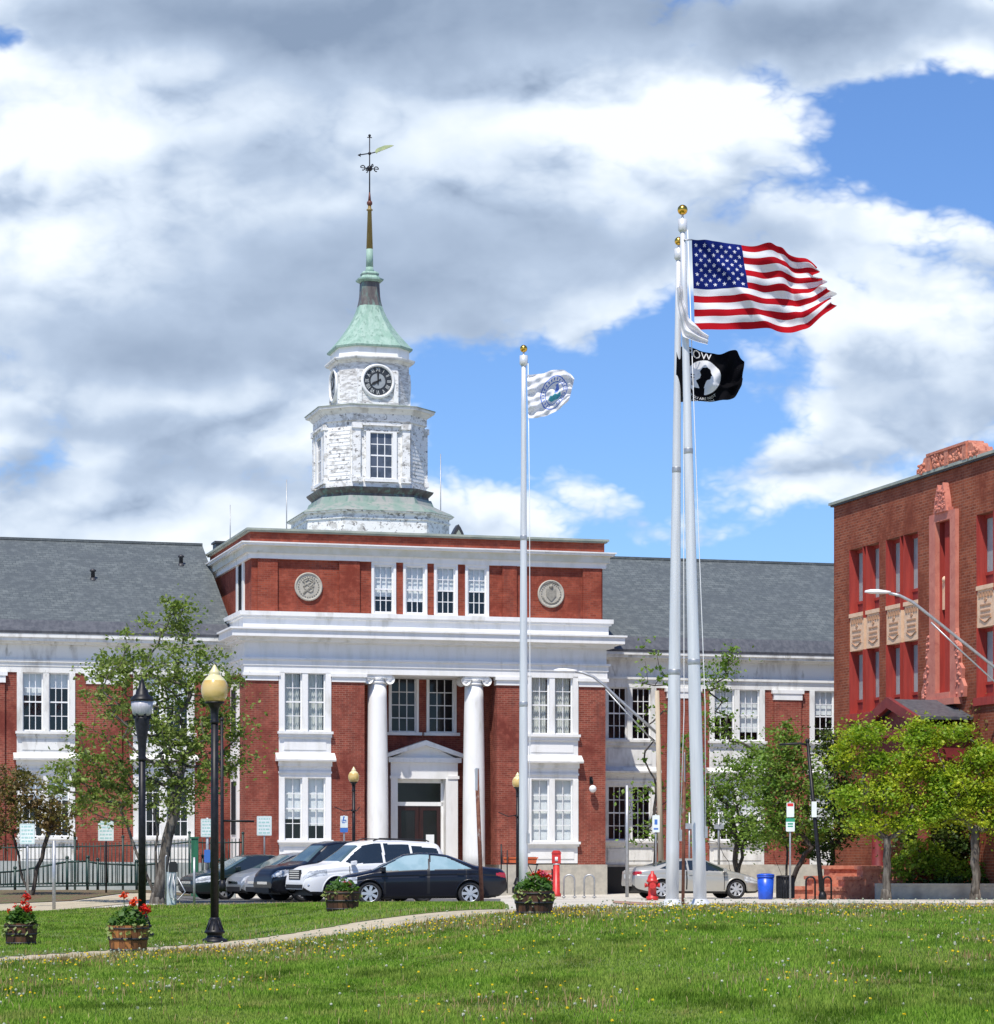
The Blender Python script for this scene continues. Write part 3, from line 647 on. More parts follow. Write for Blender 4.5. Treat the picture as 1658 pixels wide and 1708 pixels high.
# roof furniture: vents, aerials, a small gothic louvre, hatch
for px, py in ((155, 958), (302, 934)):
    zr_, ze_2 = Z(150, 903, yw + 7), Z(150, 1037, yw - .1); yv = min(np.arange(yw, yw + 7, .02), key=lambda q: abs(Z(px, py + 8, q) - (ze_2 + (zr_ - ze_2) * (q - yw + .1) / 7.1))); mb = MB(); x_, z_ = X(px, yv), Z(px, py + 8, yv); mb.lathe([(.09, -.3), (.08, .30), (.13, .31), (.13, .37), (.06, .42)], (x_, yv, z_), 10); mb.lathe([(.2, -.16), (.1, .06)], (x_, yv, z_), 10); mb.build('roof_vent', M['darkmetal'], th)
for px, p0, p1, yv in ((384, 905, 842, 8.5), (478, 890, 800, 9.0), (735, 895, 757, 9.0)):
    mb = MB(); mb.tube([(X(px, yv), yv, Z(px, p0, yv) - 1.0), (X(px, yv), yv, Z(px, p1, yv))], [.03, .018], 6); mb.build('aerial', M['galv'], th)
yv = 8.8; xg = X(765, yv); zg = Z(765, 903, yv); mb = MB()
arch = [(-.28, -.8), (-.28, .1), (-.22, .36), (-.1, .6), (0, .74), (.1, .6), (.22, .36), (.28, .1), (.28, -.8)]
inn = [(-.17, -.8), (-.17, .08), (-.1, .34), (0, .5), (.1, .34), (.17, .08), (.17, -.8)]
mb.prism([(xg + a, zg + b) for a, b in arch], yv, yv + .5, axis='y'); gd = mb.build('roof_louvre', M['darkmetal'], th)
mb = MB(); mb.prism([(xg + a, zg + b) for a, b in inn], yv - .03, yv - .002, axis='y'); mb.build('louvre_panel', M['coping'], gd)
mb = MB(); yv = 9.2; xg = X(372, yv); zg = Z(372, 905, yv); mb.box(xg - .3, xg + .9, yv, yv + .8, zg - 1.2, zg - .02); mb.box(xg - .36, xg + .96, yv - .06, yv + .86, zg - .02, zg + .06); mb.build('roof_hatch', M['darkmetal'], th)
# ------------------------------------------------------------------ clock tower (parts of the town hall)
TY = 5.6; tx = X(616.5, TY); TD = TH.O.y + tx * TH.u.y + TY * TH.a.y
def tz(py): return ZC + (HY - py) / F * TD
def tf(py, h): return ZC + (HY - py) / F * (TD - h * 1.0)      # height of something seen on the front face
K = .57
def octo(h, z, k=K): 
    m = h * k; return [(tx + a, TY + b, z) for a, b in ((-m, -h), (m, -h), (h, -m), (h, m), (m, h), (-m, h), (-h, m), (-h, -m))]
def stack(mb, rows): mb.loft([octo(h, z) for h, z in rows]); return mb
h0, h1, h2, h3 = 2.97, 2.27, 2.06, 1.47
zb = tf(852, 2.97)
mb = stack(MB(), [(h0, zb - 2.2), (h0, zb - .32)]); stack(mb, [(h0 + .05, zb - .32), (h0 + .05, zb - .26)]); stack(mb, [(h0, zb - .26), (h0, zb - .06)]); stack(mb, [(h0 + .14, zb - .06), (h0 + .16, zb)]); mb.build('tower_base', M['peel'], th)
zs1 = tf(827, 2.3)
mb = MB(); pr = [(h0 + .2, zb + .003), (h0 + .05, zb + .12), (2.62, zb + .32), (2.40, zs1 - .25), (2.3, zs1)]
stack(mb, pr); mb.build('tower_skirt', M['skirt'], th)
zd0 = tf(812.5, 2.3)
mb = stack(MB(), [(2.22, zs1), (2.2, zd0 - .24)]); stack(mb, [(2.2, zd0 - .24), (2.36, zd0 - .08), (2.40, zd0)]); mb.build('tower_moulding', M['copper_dark'], th)
zd1 = tf(690, h2)
mb = stack(MB(), [(h2 + .06, zd0), (h2 + .06, zd0 + .22)]); stack(mb, [(h2, zd0 + .22), (h2, zd1 - .3)]); stack(mb, [(h2 + .08, zd1 - .3), (h2 + .08, zd1)]); mb.build('tower_drum', M['peel'], th)
# pilasters and window surround on the front of the drum
m2 = h2 * K
def drum_front(ang):
    """parts of one main face of the drum, turned about the axis"""
    c, s = math.cos(ang), math.sin(ang)
    def P(mb):
        for i, (a, b, z) in enumerate(mb.v): mb.v[i] = (tx + a * c - b * s, TY + a * s + b * c, z)
        return mb
    y = -h2; zw0, zw1 = tf(797, h2), tf(722, h2)
    mb = MB()
    for sx in (-1, 1):
        mb.box(sx * (m2 - .30), sx * (m2 + .02), y - .12, y + .2, zd0 + .3, zd1 - .62); mb.box(sx * (m2 - .36), sx * (m2 + .05), y - .18, y + .2, zd1 - .62, zd1 - .4); mb.box(sx * (m2 - .36), sx * (m2 + .05), y - .17, y + .2, zd0 + .22, zd0 + .42)
    mb.box(-.72, .72, y - .10, y + .05, zw1 + .05, zw1 + .28); mb.box(-.80, .80, y - .2, y + .05, zw1 + .28, zw1 + .36); mb.box(-m2 + .36, m2 - .36, y - .06, y + .05, zd1 - .62, zd1 - .35)
    P(mb).build('tower_pilaster', M['peel'], th)
    mb = MB(); mb.box(-.64, -.47, y - .1, y + .05, zw0 - .05, zw1 + .05); mb.box(.47, .64, y - .1, y + .05, zw0 - .05, zw1 + .05); mb.box(-.47, .47, y - .1, y + .05, zw1, zw1 + .05); mb.box(-.7, .7, y - .16, y + .05, zw0 - .17, zw0 - .05)
    P(mb).build('window_surround', M['white'], th)
    mb = MB(); w = .46
    mb.box(-w, w, y - .02, y + .02, (zw0 + zw1) / 2 - .03, (zw0 + zw1) / 2 + .03)
    for i in (0, 1, 2, 3): xx = -w + 2 * w * i / 3; mb.box(xx - .018, xx + .018, y - .015, y + .015, zw0, zw1)
    for j in (0, 1, 3, 4): zq = zw0 + (zw1 - zw0) * j / 4; mb.box(-w, w, y - .012, y + .012, zq - .018, zq + .018)
    wdw = P(mb).build('window', M['frame'], th)
    mb = MB(); mb.face([(-w, y - .004, zw0), (w, y - .004, zw0), (w, y - .004, zw1), (-w, y - .004, zw1)])
    P(mb).build('glass', mat('dark_pane', (.09, .105, .14), (.05, .06, .08), 1.5, rough=.12), wdw)
for q in range(4): drum_front(q * math.pi / 2)
mb = MB()
for q in range(8):       # boarded panel in the middle of each chamfer face
    if q % 2 == 0: continue
    ang = q * math.pi / 4; d = h2 * (1 + K) / math.sqrt(2) + .03; wd = h2 * (1 - K) / math.sqrt(2) - .12
    c, s = math.cos(ang), math.sin(ang)
    for k in range(14):
        za, zb_ = zd0 + .35 + (zd1 - zd0 - .9) * k / 14, zd0 + .35 + (zd1 - zd0 - .9) * (k + 1) / 14
        mb.face([(tx + a * c + b * s, TY + a * s - b * c, z) for a, b, z in ((-wd, d, za), (wd, d, za), (wd, d - .012, zb_), (-wd, d - .012, zb_))])
mb.build('boarding', M['peel'], th, fix=False)
zk0 = tf(674.5, 2.3)
mb = stack(MB(), [(h2 + .1, zd1), (2.25, zd1 + .1), (2.3, zk0 - .16)]); stack(mb, [(2.42, zk0 - .16), (2.44, zk0 - .07)]); mb.build('drum_cornice', M['oldwhite'], th)
mb = stack(MB(), [(2.46, zk0 - .07), (2.47, zk0 - .03), (1.6, zk0 + .14)]); mb.build('drum_roof', M['coping'], th)
zq1 = tf(604, h3)
mb = stack(MB(), [(h3 + .06, zk0 + .08), (h3 + .06, zk0 + .24)]); stack(mb, [(h3, zk0 + .24), (h3, zq1)]); mb.build('clock_stage', M['peel2'], th)
mb = MB()
for q in range(4):
    ang = q * math.pi / 2; c, s = math.cos(ang), math.sin(ang); m3 = h3 * K
    def P3(a, b, z): return (tx + a * c - b * s, TY + a * s + b * c, z)
    for a0, a1 in ((-m3 - .02, -m3 + .16), (m3 - .16, m3 + .02)):
        mb.loft([[P3(a, b, z) for a, b in ((a0, -h3 - .06), (a1, -h3 - .06), (a1, -h3 + .1), (a0, -h3 + .1))] for z in (zk0 + .24, zq1 - .35)])
mb.build('corner_boards', M['peel'], th)
zat = tf(590, 1.5)
mb = stack(MB(), [(h3 + .03, zq1), (1.58, zq1 + .1)]); stack(mb, [(1.66, zq1 + .1), (1.70, zq1 + .17), (1.70, zq1 + .22)]); stack(mb, [(1.58, zq1 + .22), (1.5, zq1 + .26)]); mb.build('clock_cornice', M['oldwhite'], th)
zr0 = tf(577.5, 1.5)
mb = stack(MB(), [(1.48, zq1 + .26), (1.48, zr0)]); mb.build('attic', M['white'], th)
# bell-shaped copper roof
zr1 = tz(487)
mb = MB(); rows = [(1.60, zr0), (1.62, zr0 + .07)]
for t in np.linspace(0.03, 1, 12): rows.append((.385 + 1.2 * (1 - t) ** 2.0 + .02 * (1 - t), zr0 + .07 + (zr1 - zr0 - .07) * t ** .95))
stack(mb, rows[:-3]); mb.build('tower_roof', M['copper'], th)
zn = tz(472)
mb = stack(MB(), rows[-4:] + [(.37, zn)]); mb.build('roof_neck', M['copper_dark'], th)
mb = stack(MB(), [(.40, zn), (.52, zn + .07), (.53, zn + .13)]); stack(mb, [(.42, zn + .13), (.34, zn + .27)]); stack(mb, [(.33, zn + .27), (.36, zn + .36), (.30, zn + .44)])
col_ = mb.build('spire_collar', M['copper'], th); cd = MB(); stack(cd, [(.30, zn + .268), (.345, zn + .30), (.345, zn + .345)]); cd.build('collar_band', M['copper_dark'], col_)
z448, z350, z338, z226 = tz(450), tz(352), tz(341), tz(227)
mb = MB(); mb.lathe([(.22, zn + .44), (.17, z448), (.155, z448 + .1)], (tx, TY, 0), 12); n0 = len(mb.f)
mb.lathe([(.155, z448 + .1), (.14, z448 + (z350 - z448) * .35)], (tx, TY, 0), 12); mb.build('spire_foot', M['copper'], th)
mb = MB(); mb.lathe([(.14, z448 + (z350 - z448) * .35), (.085, z350), (.13, z350 + .02), (.13, z350 + .06), (.075, z350 + .1), (.06, z338 + .02)], (tx, TY, 0), 12); sp_ = mb.build('spire', M['bronze'], th)
mb = MB(); mb.ball((tx, TY, z338 + .05), .12, 12, 8); mb.lathe([(.07, z338 + .12), (.03, z338 + .5)], (tx, TY, 0), 8); mb.build('spire_ball', mat('rust_brown', (.12, .035, .02), None, rough=.5), sp_)
mb = MB(); mb.tube([(tx, TY, z338 + .4), (tx, TY, z226)], [.03, .022], 6)
mb.ball((tx, TY, z226 + .02), .06, 8, 6); mb.tube([(tx - .1, TY, z226 - .06), (tx + .1, TY, z226 - .06)], .02, 5)
zg = tz(281); mb.ball((tx, TY, zg), .12, 10, 8)
for q in range(4):
    a = q * math.pi / 2 + .15; dx, dy_ = math.cos(a), math.sin(a)
    mb.tube([(tx, TY, zg), (tx + dx * .38, TY + dy_ * .38, zg)], .02, 5)
    mb.tube([(tx + dx * (.30 + .1 * math.cos(t)), TY + dy_ * (.30 + .1 * math.cos(t)), zg + .1 * math.sin(t)) for t in np.linspace(0, 5, 9)], .024, 5)
rod = mb.build('weathervane', M['iron'], th)
mb = MB(); za = tz(256); ca, sa = math.cos(-R(15)), math.sin(-R(15))
def V3(d, z): return (tx + d * ca, TY + d * sa, z)
mb.tube([V3(-.48, za - .07), V3(.1, za + .02), V3(.42, za + .1)], .024, 6); mb.ball((tx, TY, za), .07, 8, 6)
mb.loft([[V3(a, z + w) for a, z in ((-.50, za - .07), (-.36, za + .01), (-.38, za - .07), (-.36, za - .15))] for w in (0, .001)])
mb.build('vane_arrow', M['iron'], rod)
mb = MB(); pr = [(.22, za + .06), (.26, za + .16), (.34, za + .22), (.62, za + .33), (.9, za + .35), (1.0, za + .33), (.8, za + .24), (.5, za + .12), (.34, za + .06), (.30, za + .0)]
o1 = [V3(a, z) for a, z in pr]; n_ = Vector((-sa, ca, 0)) * .03
mb.loft([[Vector(p) - n_ for p in o1], [Vector(p) + n_ for p in o1]]); mb.build('vane_quill', mat('gilt_verdigris', (.42, .46, .22), (.30, .38, .2), 3, rough=.5), rod)
# clocks on the four faces
M['clock_black'] = mat('clock_dial', (.025, .028, .032), None, rough=.45)
M['clock_grey'] = mat('clock_centre', (.30, .33, .34), (.25, .27, .29), 3, rough=.6)
M['clock_pale'] = mat('clock_lettering', (.62, .64, .62), None, rough=.5)
zcl = tf(635.5, h3); RC = .60
for q in range(4):
    ang = q * math.pi / 2; c, s = math.cos(ang), math.sin(ang)
    def P4(a, d, z): b = -h3 - d; return (tx + a * c - b * s, TY + a * s + b * c, zcl + z)
    N = 48; A = [2 * math.pi * i / N for i in range(N)]
    def rg(mb, prof, mi=0): return mb.loft([[P4(r * math.cos(t), d, r * math.sin(t)) for t in A] for r, d in prof], False, False, mi, True)
    mb = MB(); rg(mb, [(RC + .12, -.02), (RC + .12, .06), (RC + .07, .13), (RC + .01, .12), (RC - .01, .05)]); ck = mb.build('clock', M['white'], th)
    mb = MB(); mb.face([P4(RC * math.cos(t), .05, RC * math.sin(t)) for t in A]); mb.build('clock_dial', M['clock_black'], ck, fix=False)
    mb = MB(); mb.face([P4(.31 * math.cos(t), .056, .31 * math.sin(t)) for t in A]); mb.build('dial_centre', M['clock_grey'], ck, fix=False)
    mb = MB()
    for k, tx_ in enumerate(('XII', 'I', 'II', 'III', 'IIII', 'V', 'VI', 'VII', 'VIII', 'IX', 'X', 'XI')):
        th_ = math.pi / 2 - k * math.pi / 6; v, f_ = text_geo(tx_, .24)
        ex = math.cos(th_ - math.pi / 2), math.sin(th_ - math.pi / 2)
        pts = []
        for a, b in v: a *= .62; rr = .455 + b; pts.append(P4(rr * math.cos(th_) + a * ex[0], .058, rr * math.sin(th_) + a * ex[1]))
        mb.add(pts, f_)
    for k in range(60):
        t = k * math.pi / 30; mb.face([P4(r * math.cos(t + e), .058, r * math.sin(t + e)) for r, e in ((.565, -.01), (.585, -.01), (.585, .01), (.565, .01))])
    mb.build('numerals', M['clock_pale'], ck, fix=False)
    for ln, wd, hd in ((.50, .03, math.pi / 2), (.33, .042, math.pi / 2 - 8 * math.pi / 6)):
        mb = MB(); u_ = (math.cos(hd), math.sin(hd)); n2 = (-u_[1], u_[0])
        pl = [(-.14, -wd), (-.14, wd), (0, wd * .8), (ln * .7, wd * 1.3), (ln, 0), (ln * .7, -wd * 1.3), (0, -wd * .8)]
        mb.loft([[P4(a * u_[0] + b * n2[0], d, a * u_[1] + b * n2[1]) for a, b in pl] for d in (.066, .078)]); mb.build('clock_hand', M['black'], ck)
# ------------------------------------------------------------------ red brick neighbour on the right
RB = Frame(1391, 100, R(15.73 - 90))
rb = thing('school_building', 'orange-red brick building with pink trim and carved rooftop crest', 'building', (RB.O.x, RB.O.y, 0), RB.ang)
M['redpaint'] = mat('red_painted_frame', (.36, .042, .03), (.29, .033, .025), 2, .4, .6, .6, stretch=(4, 4, .3))
M['pink'] = mat('pink_terracotta', (.56, .21, .15), (.48, .16, .115), 2.5, .35, .65, .75, c3=(.40, .12, .09), s3=6, l3=.55, h3=.75)
M['salmon'] = mat('salmon_crest', (.56, .23, .15), (.47, .16, .10), 5, .4, .6, .8, c3=(.30, .09, .06), s3=7, l3=.55, h3=.7, bump=.4)
M['buff'] = mat('buff_terracotta', (.76, .53, .36), (.68, .45, .29), 4, .4, .65, .75)
M['maroon'] = mat('maroon_paint', (.20, .03, .03), (.16, .022, .025), 3, .4, .6, .5)
def bx(px, y=0.0): return RB.x(px, y)
def bz(px, py, y=0.0): return RB.z(px, py, y)
BX1 = 24.0; BD = 16.0
ztop = bz(1391, 846); zc_ = bz(1391, 839)
# openings on the long wall: (x0, x1) in the wall's own metres
op = [(bx(1416.5), bx(1439.5)), (bx(1444), bx(1467)), (bx(1477.5), bx(1501.5)), (bx(1507), bx(1531.5))]
sh = bx(1628.5) - op[0][0]
op2 = [(a + sh, b + sh) for a, b in op]
zA, zB = bz(1423, 916), bz(1423, 1018)     # upper window head, foot
zP0, zP1 = bz(1423, 1086), bz(1423, 1024.5)
zL0, zL1 = bz(1423, 1191), zP0
zS = bz(1423, 1203)
sx0, sx1 = bx(1556), bx(1599.5); sz1 = bz(1566, 858); sz0 = bz(1566, 1168)
mb = MB(); zsp = [-.6, zS, ztop]
mb.box(0, op[0][0], 0, .5, -.6, ztop); mb.box(op[1][1], op[2][0], 0, .5, zS, zA); mb.box(op[0][1], op[1][0], .26, .5, zS, zA); mb.box(op[2][1], op[3][0], .26, .5, zS, zA)
mb.box(op[0][0], op[3][1], 0, .5, zA, ztop); mb.box(op[0][0], op[3][1], 0, .5, -.6, zS)
mb.box(op[3][1], sx0, 0, .5, -.6, ztop); mb.box(sx1, op2[0][0], 0, .5, -.6, ztop); mb.box(sx0, sx1, 0, .5, -.6, sz0); mb.box(sx0, sx1, 0, .5, sz1, ztop)
mb.box(op2[0][0], op2[3][1], 0, .5, zA, ztop); mb.box(op2[0][0], op2[3][1], 0, .5, -.6, zS); mb.box(op2[1][1], op2[2][0], 0, .5, zS, zA); mb.box(op2[0][1], op2[1][0], .26, .5, zS, zA); mb.box(op2[2][1], op2[3][0], .26, .5, zS, zA); mb.box(op2[3][1], BX1, 0, .5, -.6, ztop)
mb.box(0, .5, .5, BD, -.6, ztop); mb.box(.5, BX1, BD - .5, BD, -.6, ztop); mb.build('wall', M['brick_right'], rb)
mb = MB(); mb.box(.5, BX1, 1.1, BD - .5, -.5, ztop - .3); mb.build('interior', M['room'], rb)
mb = MB(); mb.box(-.1, BX1, -.1, BD, ztop, ztop + .06); mb.build('coping_shadow_strip', M['darkmetal'], rb)  # dark strip added as the shadow line below the coping
mb = MB(); mb.box(-.16, BX1, -.16, BD, ztop + .06, zc_); mb.build('coping', M['coping'], rb)
def red_window(a, b, z0, z1, panel):
    mb = MB(); w = (b - a); f = .05
    mb.box(a, a + f, .30, .42, z0, z1); mb.box(b - f, b, .30, .42, z0, z1); mb.box(a + f, b - f, .30, .42, z1 - .12, z1); mb.box(a + f, b - f, .30, .42, z0, z0 + .16)
    zt = z0 + (z1 - z0) * panel; mb.box(a + f, b - f, .31, .41, zt - .05, zt + .05)
    mb.box(a - .002, a + .03, .0, .30, z0, z1); mb.box(b - .03, b + .002, .0, .30, z0, z1)
    w_ = mb.build('window', M['redpaint'], rb)
    g = MB(); g.face([(a + f, .35, zt + .05), (b - f, .35, zt + .05), (b - f, .35, z1 - .12), (a + f, .35, z1 - .12)]); g.build('glass', M['glass'], w_, fix=False)
    g = MB(); g.box(a + f, b - f, .375, .385, zt + .02, z1 - .05); g.build('blind', M['blind_grey'], w_)
    g = MB(); g.box(a + f, b - f, .34, .35, z0 + .16, zt - .05); g.build('lower_panel', M['maroon'], w_)
M['blind_grey'] = mat('grey_blind', (.50, .55, .54), (.42, .47, .48), 2, rough=.8)
def buff_panel(a, b):
    mb = MB(); mb.box(a, b, .03, .4, zP0, zP1); mb.box(a, b, -.02, .4, zP1 - .12, zP1 + .02); p = mb.build('terracotta_panel', M['buff'], rb)
    k = MB(); w = b - a; cx = (a + b) / 2; h = zP1 - zP0
    for i in range(5): xx = a + w * (.16 + .17 * i); k.box(xx - w * .06, xx + w * .06, .005, .029, zP1 - .36, zP1 - .2)
    k.prism([(cx - .11, zP0 + h * .66), (cx, zP0 + h * .60), (cx + .11, zP0 + h * .66), (cx, zP0 + h * .72)], .005, .029, axis='y')
    for j, (fr, ww) in enumerate(((.52, .62), (.38, .56), (.26, .6))): k.box(cx - w * ww / 2, cx + w * ww / 2, .005, .029, zP0 + h * fr, zP0 + h * fr + .05)
    k.tube([(cx + w * .34 * t, .015, zP0 + h * .17 - .07 * math.cos(t * 3)) for t in np.linspace(-1, 1, 9)], .02, 5)
    k.build('carving', mat('carved_buff', (.46, .26, .15), None, rough=.8), p)
for a, b in op + op2:
    red_window(a, b, zB - .35, zA, .25); red_window(a, b, zL0, zL1, .21); buff_panel(a, b)
mb = MB()
for oo in (op, op2): mb.box(oo[0][0] - .1, oo[3][1] + .1, -.08, .3, zS, zL0); mb.box(oo[0][0], oo[3][1], .28, .45, zP1 + .03, zB - .36)
mb.build('sill_band', M['redpaint'], rb)
# tall stair window in a pink carved surround
ox0, ox1 = bx(1566), bx(1590.5); oz1 = bz(1566, 872); oz0 = bz(1566, 1157)
mb = MB(); mb.box(sx0, ox0, -.14, .03, sz0, sz1); mb.box(ox1, sx1, -.14, .03, sz0, sz1); mb.box(ox0, ox1, -.14, .03, oz1, sz1 + .12); mb.box(ox0, ox1, -.16, .03, sz0, oz0); mb.box(sx0 - .25, sx1 + .25, -.3, .0, sz0 - .22, sz0)
mb.build('stair_window_surround', M['pink'], rb)
mb = MB(); cx = (sx0 + sx1) / 2
mb.prism([(cx - .5, sz1), (cx - .42, sz1 + .42), (cx - .2, sz1 + .95), (cx - .08, sz1 + .72), (cx + .05, sz1 + .72), (cx + .22, sz1 + .98), (cx + .42, sz1 + .4), (cx + .5, sz1)], -.22, -.001, axis='y')
rr = random.Random(4)
for i in range(40): mb.ball((cx + rr.uniform(-.36, .36), -.22, sz1 + rr.uniform(.05, .75)), rr.uniform(.03, .07), 6, 4)
for sx in (-1, 1):
    hw = (sx1 - sx0) / 2
    mb.prism([(cx + sx * (hw - .02), sz0), (cx + sx * (hw + .62), sz0), (cx + sx * (hw + .66), sz0 + .35), (cx + sx * (hw + .45), sz0 + .62), (cx + sx * (hw + .50), sz0 + .95), (cx + sx * (hw + .26), sz0 + 1.15), (cx + sx * (hw + .30), sz0 + 1.7), (cx + sx * (hw + .12), sz0 + 1.9), (cx + sx * (hw - .02), sz0 + 2.4)], -.13, -.003, axis='y')
    for i in range(34):
        q = rr.random(); mb.ball((cx + sx * (hw + rr.uniform(.02, .55) * (1 - q * .8)), -.13, sz0 + .1 + q * 2.1), rr.uniform(.035, .075), 6, 4)
mb.build('carved_ornament', M['pink'], rb)
mb = MB(); mid = (ox0 + ox1) / 2; mb.box(sx0, ox0, .031, .42, sz0, sz1); mb.box(ox1, sx1, .031, .42, sz0, sz1); mb.box(ox0, ox1, .031, .42, oz1, sz1); mb.box(ox0, ox1, .031, .42, sz0, oz0); mb.box(mid - .16, mid + .16, .05, .4, oz0, oz1); mb.box(ox0, mid - .16, .22, .42, oz0, oz0 + (oz1 - oz0) * .47); mb.box(mid + .16, ox1, .22, .42, oz0, oz0 + (oz1 - oz0) * .47)
for k in range(6): mb.box(mid - .15 + .06 * k - .012, mid - .15 + .06 * k + .012, .03, .05, oz0, oz1)
mb.box(ox0, mid - .16, .24, .42, oz0 + (oz1 - oz0) * .66, oz1 - 1.2); mb.box(mid + .16, ox1, .24, .42, oz0 + (oz1 - oz0) * .66, oz1 - 1.2)
sw = mb.build('stair_window', M['redpaint'], rb)
mb = MB()
for a, b in ((ox0, mid - .16), (mid + .16, ox1)): mb.box(a + .02, b - .02, .12, .34, oz0 + (oz1 - oz0) * .49, oz0 + (oz1 - oz0) * .655); mb.ball(((a + b) / 2, .14, oz0 + (oz1 - oz0) * .665), .12, 8, 6)
mb.build('terracotta_inset', M['buff'], sw)
# carved crest on the roof edge
ca, cb_ = bx(1534), bx(1640); czb = zc_ - .05; cc = (ca + cb_) / 2; cw = (cb_ - ca) / 2
mb = MB(); H_ = bz(1610, 738) - czb
o = [(-1, 0), (-1, .28), (-.93, .34), (-.9, .56), (-.8, .60), (-.76, .82), (-.66, .88), (-.64, 1.0), (.64, 1.0), (.66, .88), (.76, .82), (.8, .60), (.9, .56), (.93, .34), (1, .28), (1, 0)]
mb.prism([(cc + a * cw, czb + b * H_) for a, b in o], -.12, .45, axis='y'); cr = mb.build('roof_crest', M['salmon'], rb)
mb = MB(); mb.box(cc - .62 * cw, cc + .62 * cw, -.2, -.121, czb + .84 * H_, czb + .97 * H_)
for a, b in ((-.62, -.5), (-.06, .06), (.5, .62)): mb.box(cc + a * cw, cc + b * cw, -.18, -.121, czb + .06 * H_, czb + .84 * H_)
for i in range(60):
    q = rr.choice((-1, 1)); mb.ball((cc + cw * q * rr.uniform(.1, .47), -.12, czb + H_ * rr.uniform(.1, .78)), rr.uniform(.05, .1), 6, 4)
for i in range(26):
    q = rr.choice((-1, 1)); mb.ball((cc + cw * q * rr.uniform(.66, .95), -.13, czb + H_ * rr.uniform(.05, .28 if rr.random() < .5 else .5)), rr.uniform(.05, .09), 6, 4)
mb.build('relief', M['salmon'], cr)
# entrance porch under the stair window: ridge runs out from the wall, gable to the left
pj = 1.9; pw = 2.25; pc = bx(1575, 0); 
def porch_z(py): return bz(1497, py, -pj)
za_ = porch_z(1165); ze_ = porch_z(1199); 
mb = MB(); mb.loft([[(pc - pw, y, ze_), (pc, y, za_), (pc + pw, y, ze_), (pc + pw, y, ze_ - .1), (pc, y, za_ - .12), (pc - pw, y, ze_ - .1)] for y in (-pj - .06, -.005)]); mb.build('porch_roof', M['gutter'], rb)
mb = MB()
for sx in (-1, 1): mb.prism([(pc + sx * (pw + .08), ze_ - .02), (pc, za_ + .07), (pc, za_ - .3), (pc + sx * (pw + .08), ze_ - .34)], -pj - .22, -pj - .062, axis='y')
mb.prism([(pc - pw + .3, ze_ - .34), (pc + pw - .3, ze_ - .34), (pc, za_ - .3)], -pj + .1, -pj + .3, axis='y')
mb.box(pc - pw - .1, pc + pw + .1, -pj - .16, 0, ze_ - .62, ze_ - .36); mb.box(pc - pw + .1, pc + pw - .1, -pj, 0, ze_ - 1.35, ze_ - .62); mb.box(pc - pw - .06, pc + pw + .06, -pj - .1, 0, ze_ - 1.5, ze_ - 1.35)
mb.build('porch_pediment', M['maroon'], rb)
for sx in (-.82, .82):
    mb = MB(); mb.lathe([(.3, .9), (.3, 1.1), (.24, 1.2), (.20, ze_ - 1.75), (.28, ze_ - 1.6), (.28, ze_ - 1.5)], (pc + sx * pw, -pj + .3, 0), 16); mb.build('porch_column', M['maroon'], rb)
mb = MB(); mb.box(pc - .75, pc + .75, -.06, -.002, 1.0, 3.4); mb.build('door', M['maroon'], rb)
# pink masonry stoop with stepped cheek walls and stairs
stz = float(gz(14, 94))
mb = MB()
for k in range(6): mb.box(pc - 1.15, pc + 1.15, -2.0 - .42 * (6 - k), (-2.0 - .42 * (5 - k)) - .001, -.3, 1.0 - .16 * (6 - k) + .16)
mb.build('stoop_steps', M['salmon'], rb)
mb = MB()
for sx in (-1, 1):
    a, b = sorted((pc + sx * 1.15, pc + sx * 1.65)); mb = MB()
    for y0, y1, z in ((-3.7, -2.0, 1.1), (-4.35, -3.7, .75), (-5.0, -4.35, .4)): mb.box(a, b, y0, y1, -.3, z); mb.box(a - .07, b + .07, y0 - .06, y1, z, z + .12)
    mb.build('stoop_wall', M['salmon'], rb)
mb = MB(); mb.box(pc - 1.12, pc + 1.12, -2.0, -.002, -.3, .95); mb.build('stoop_platform', M['maroon'], rb)
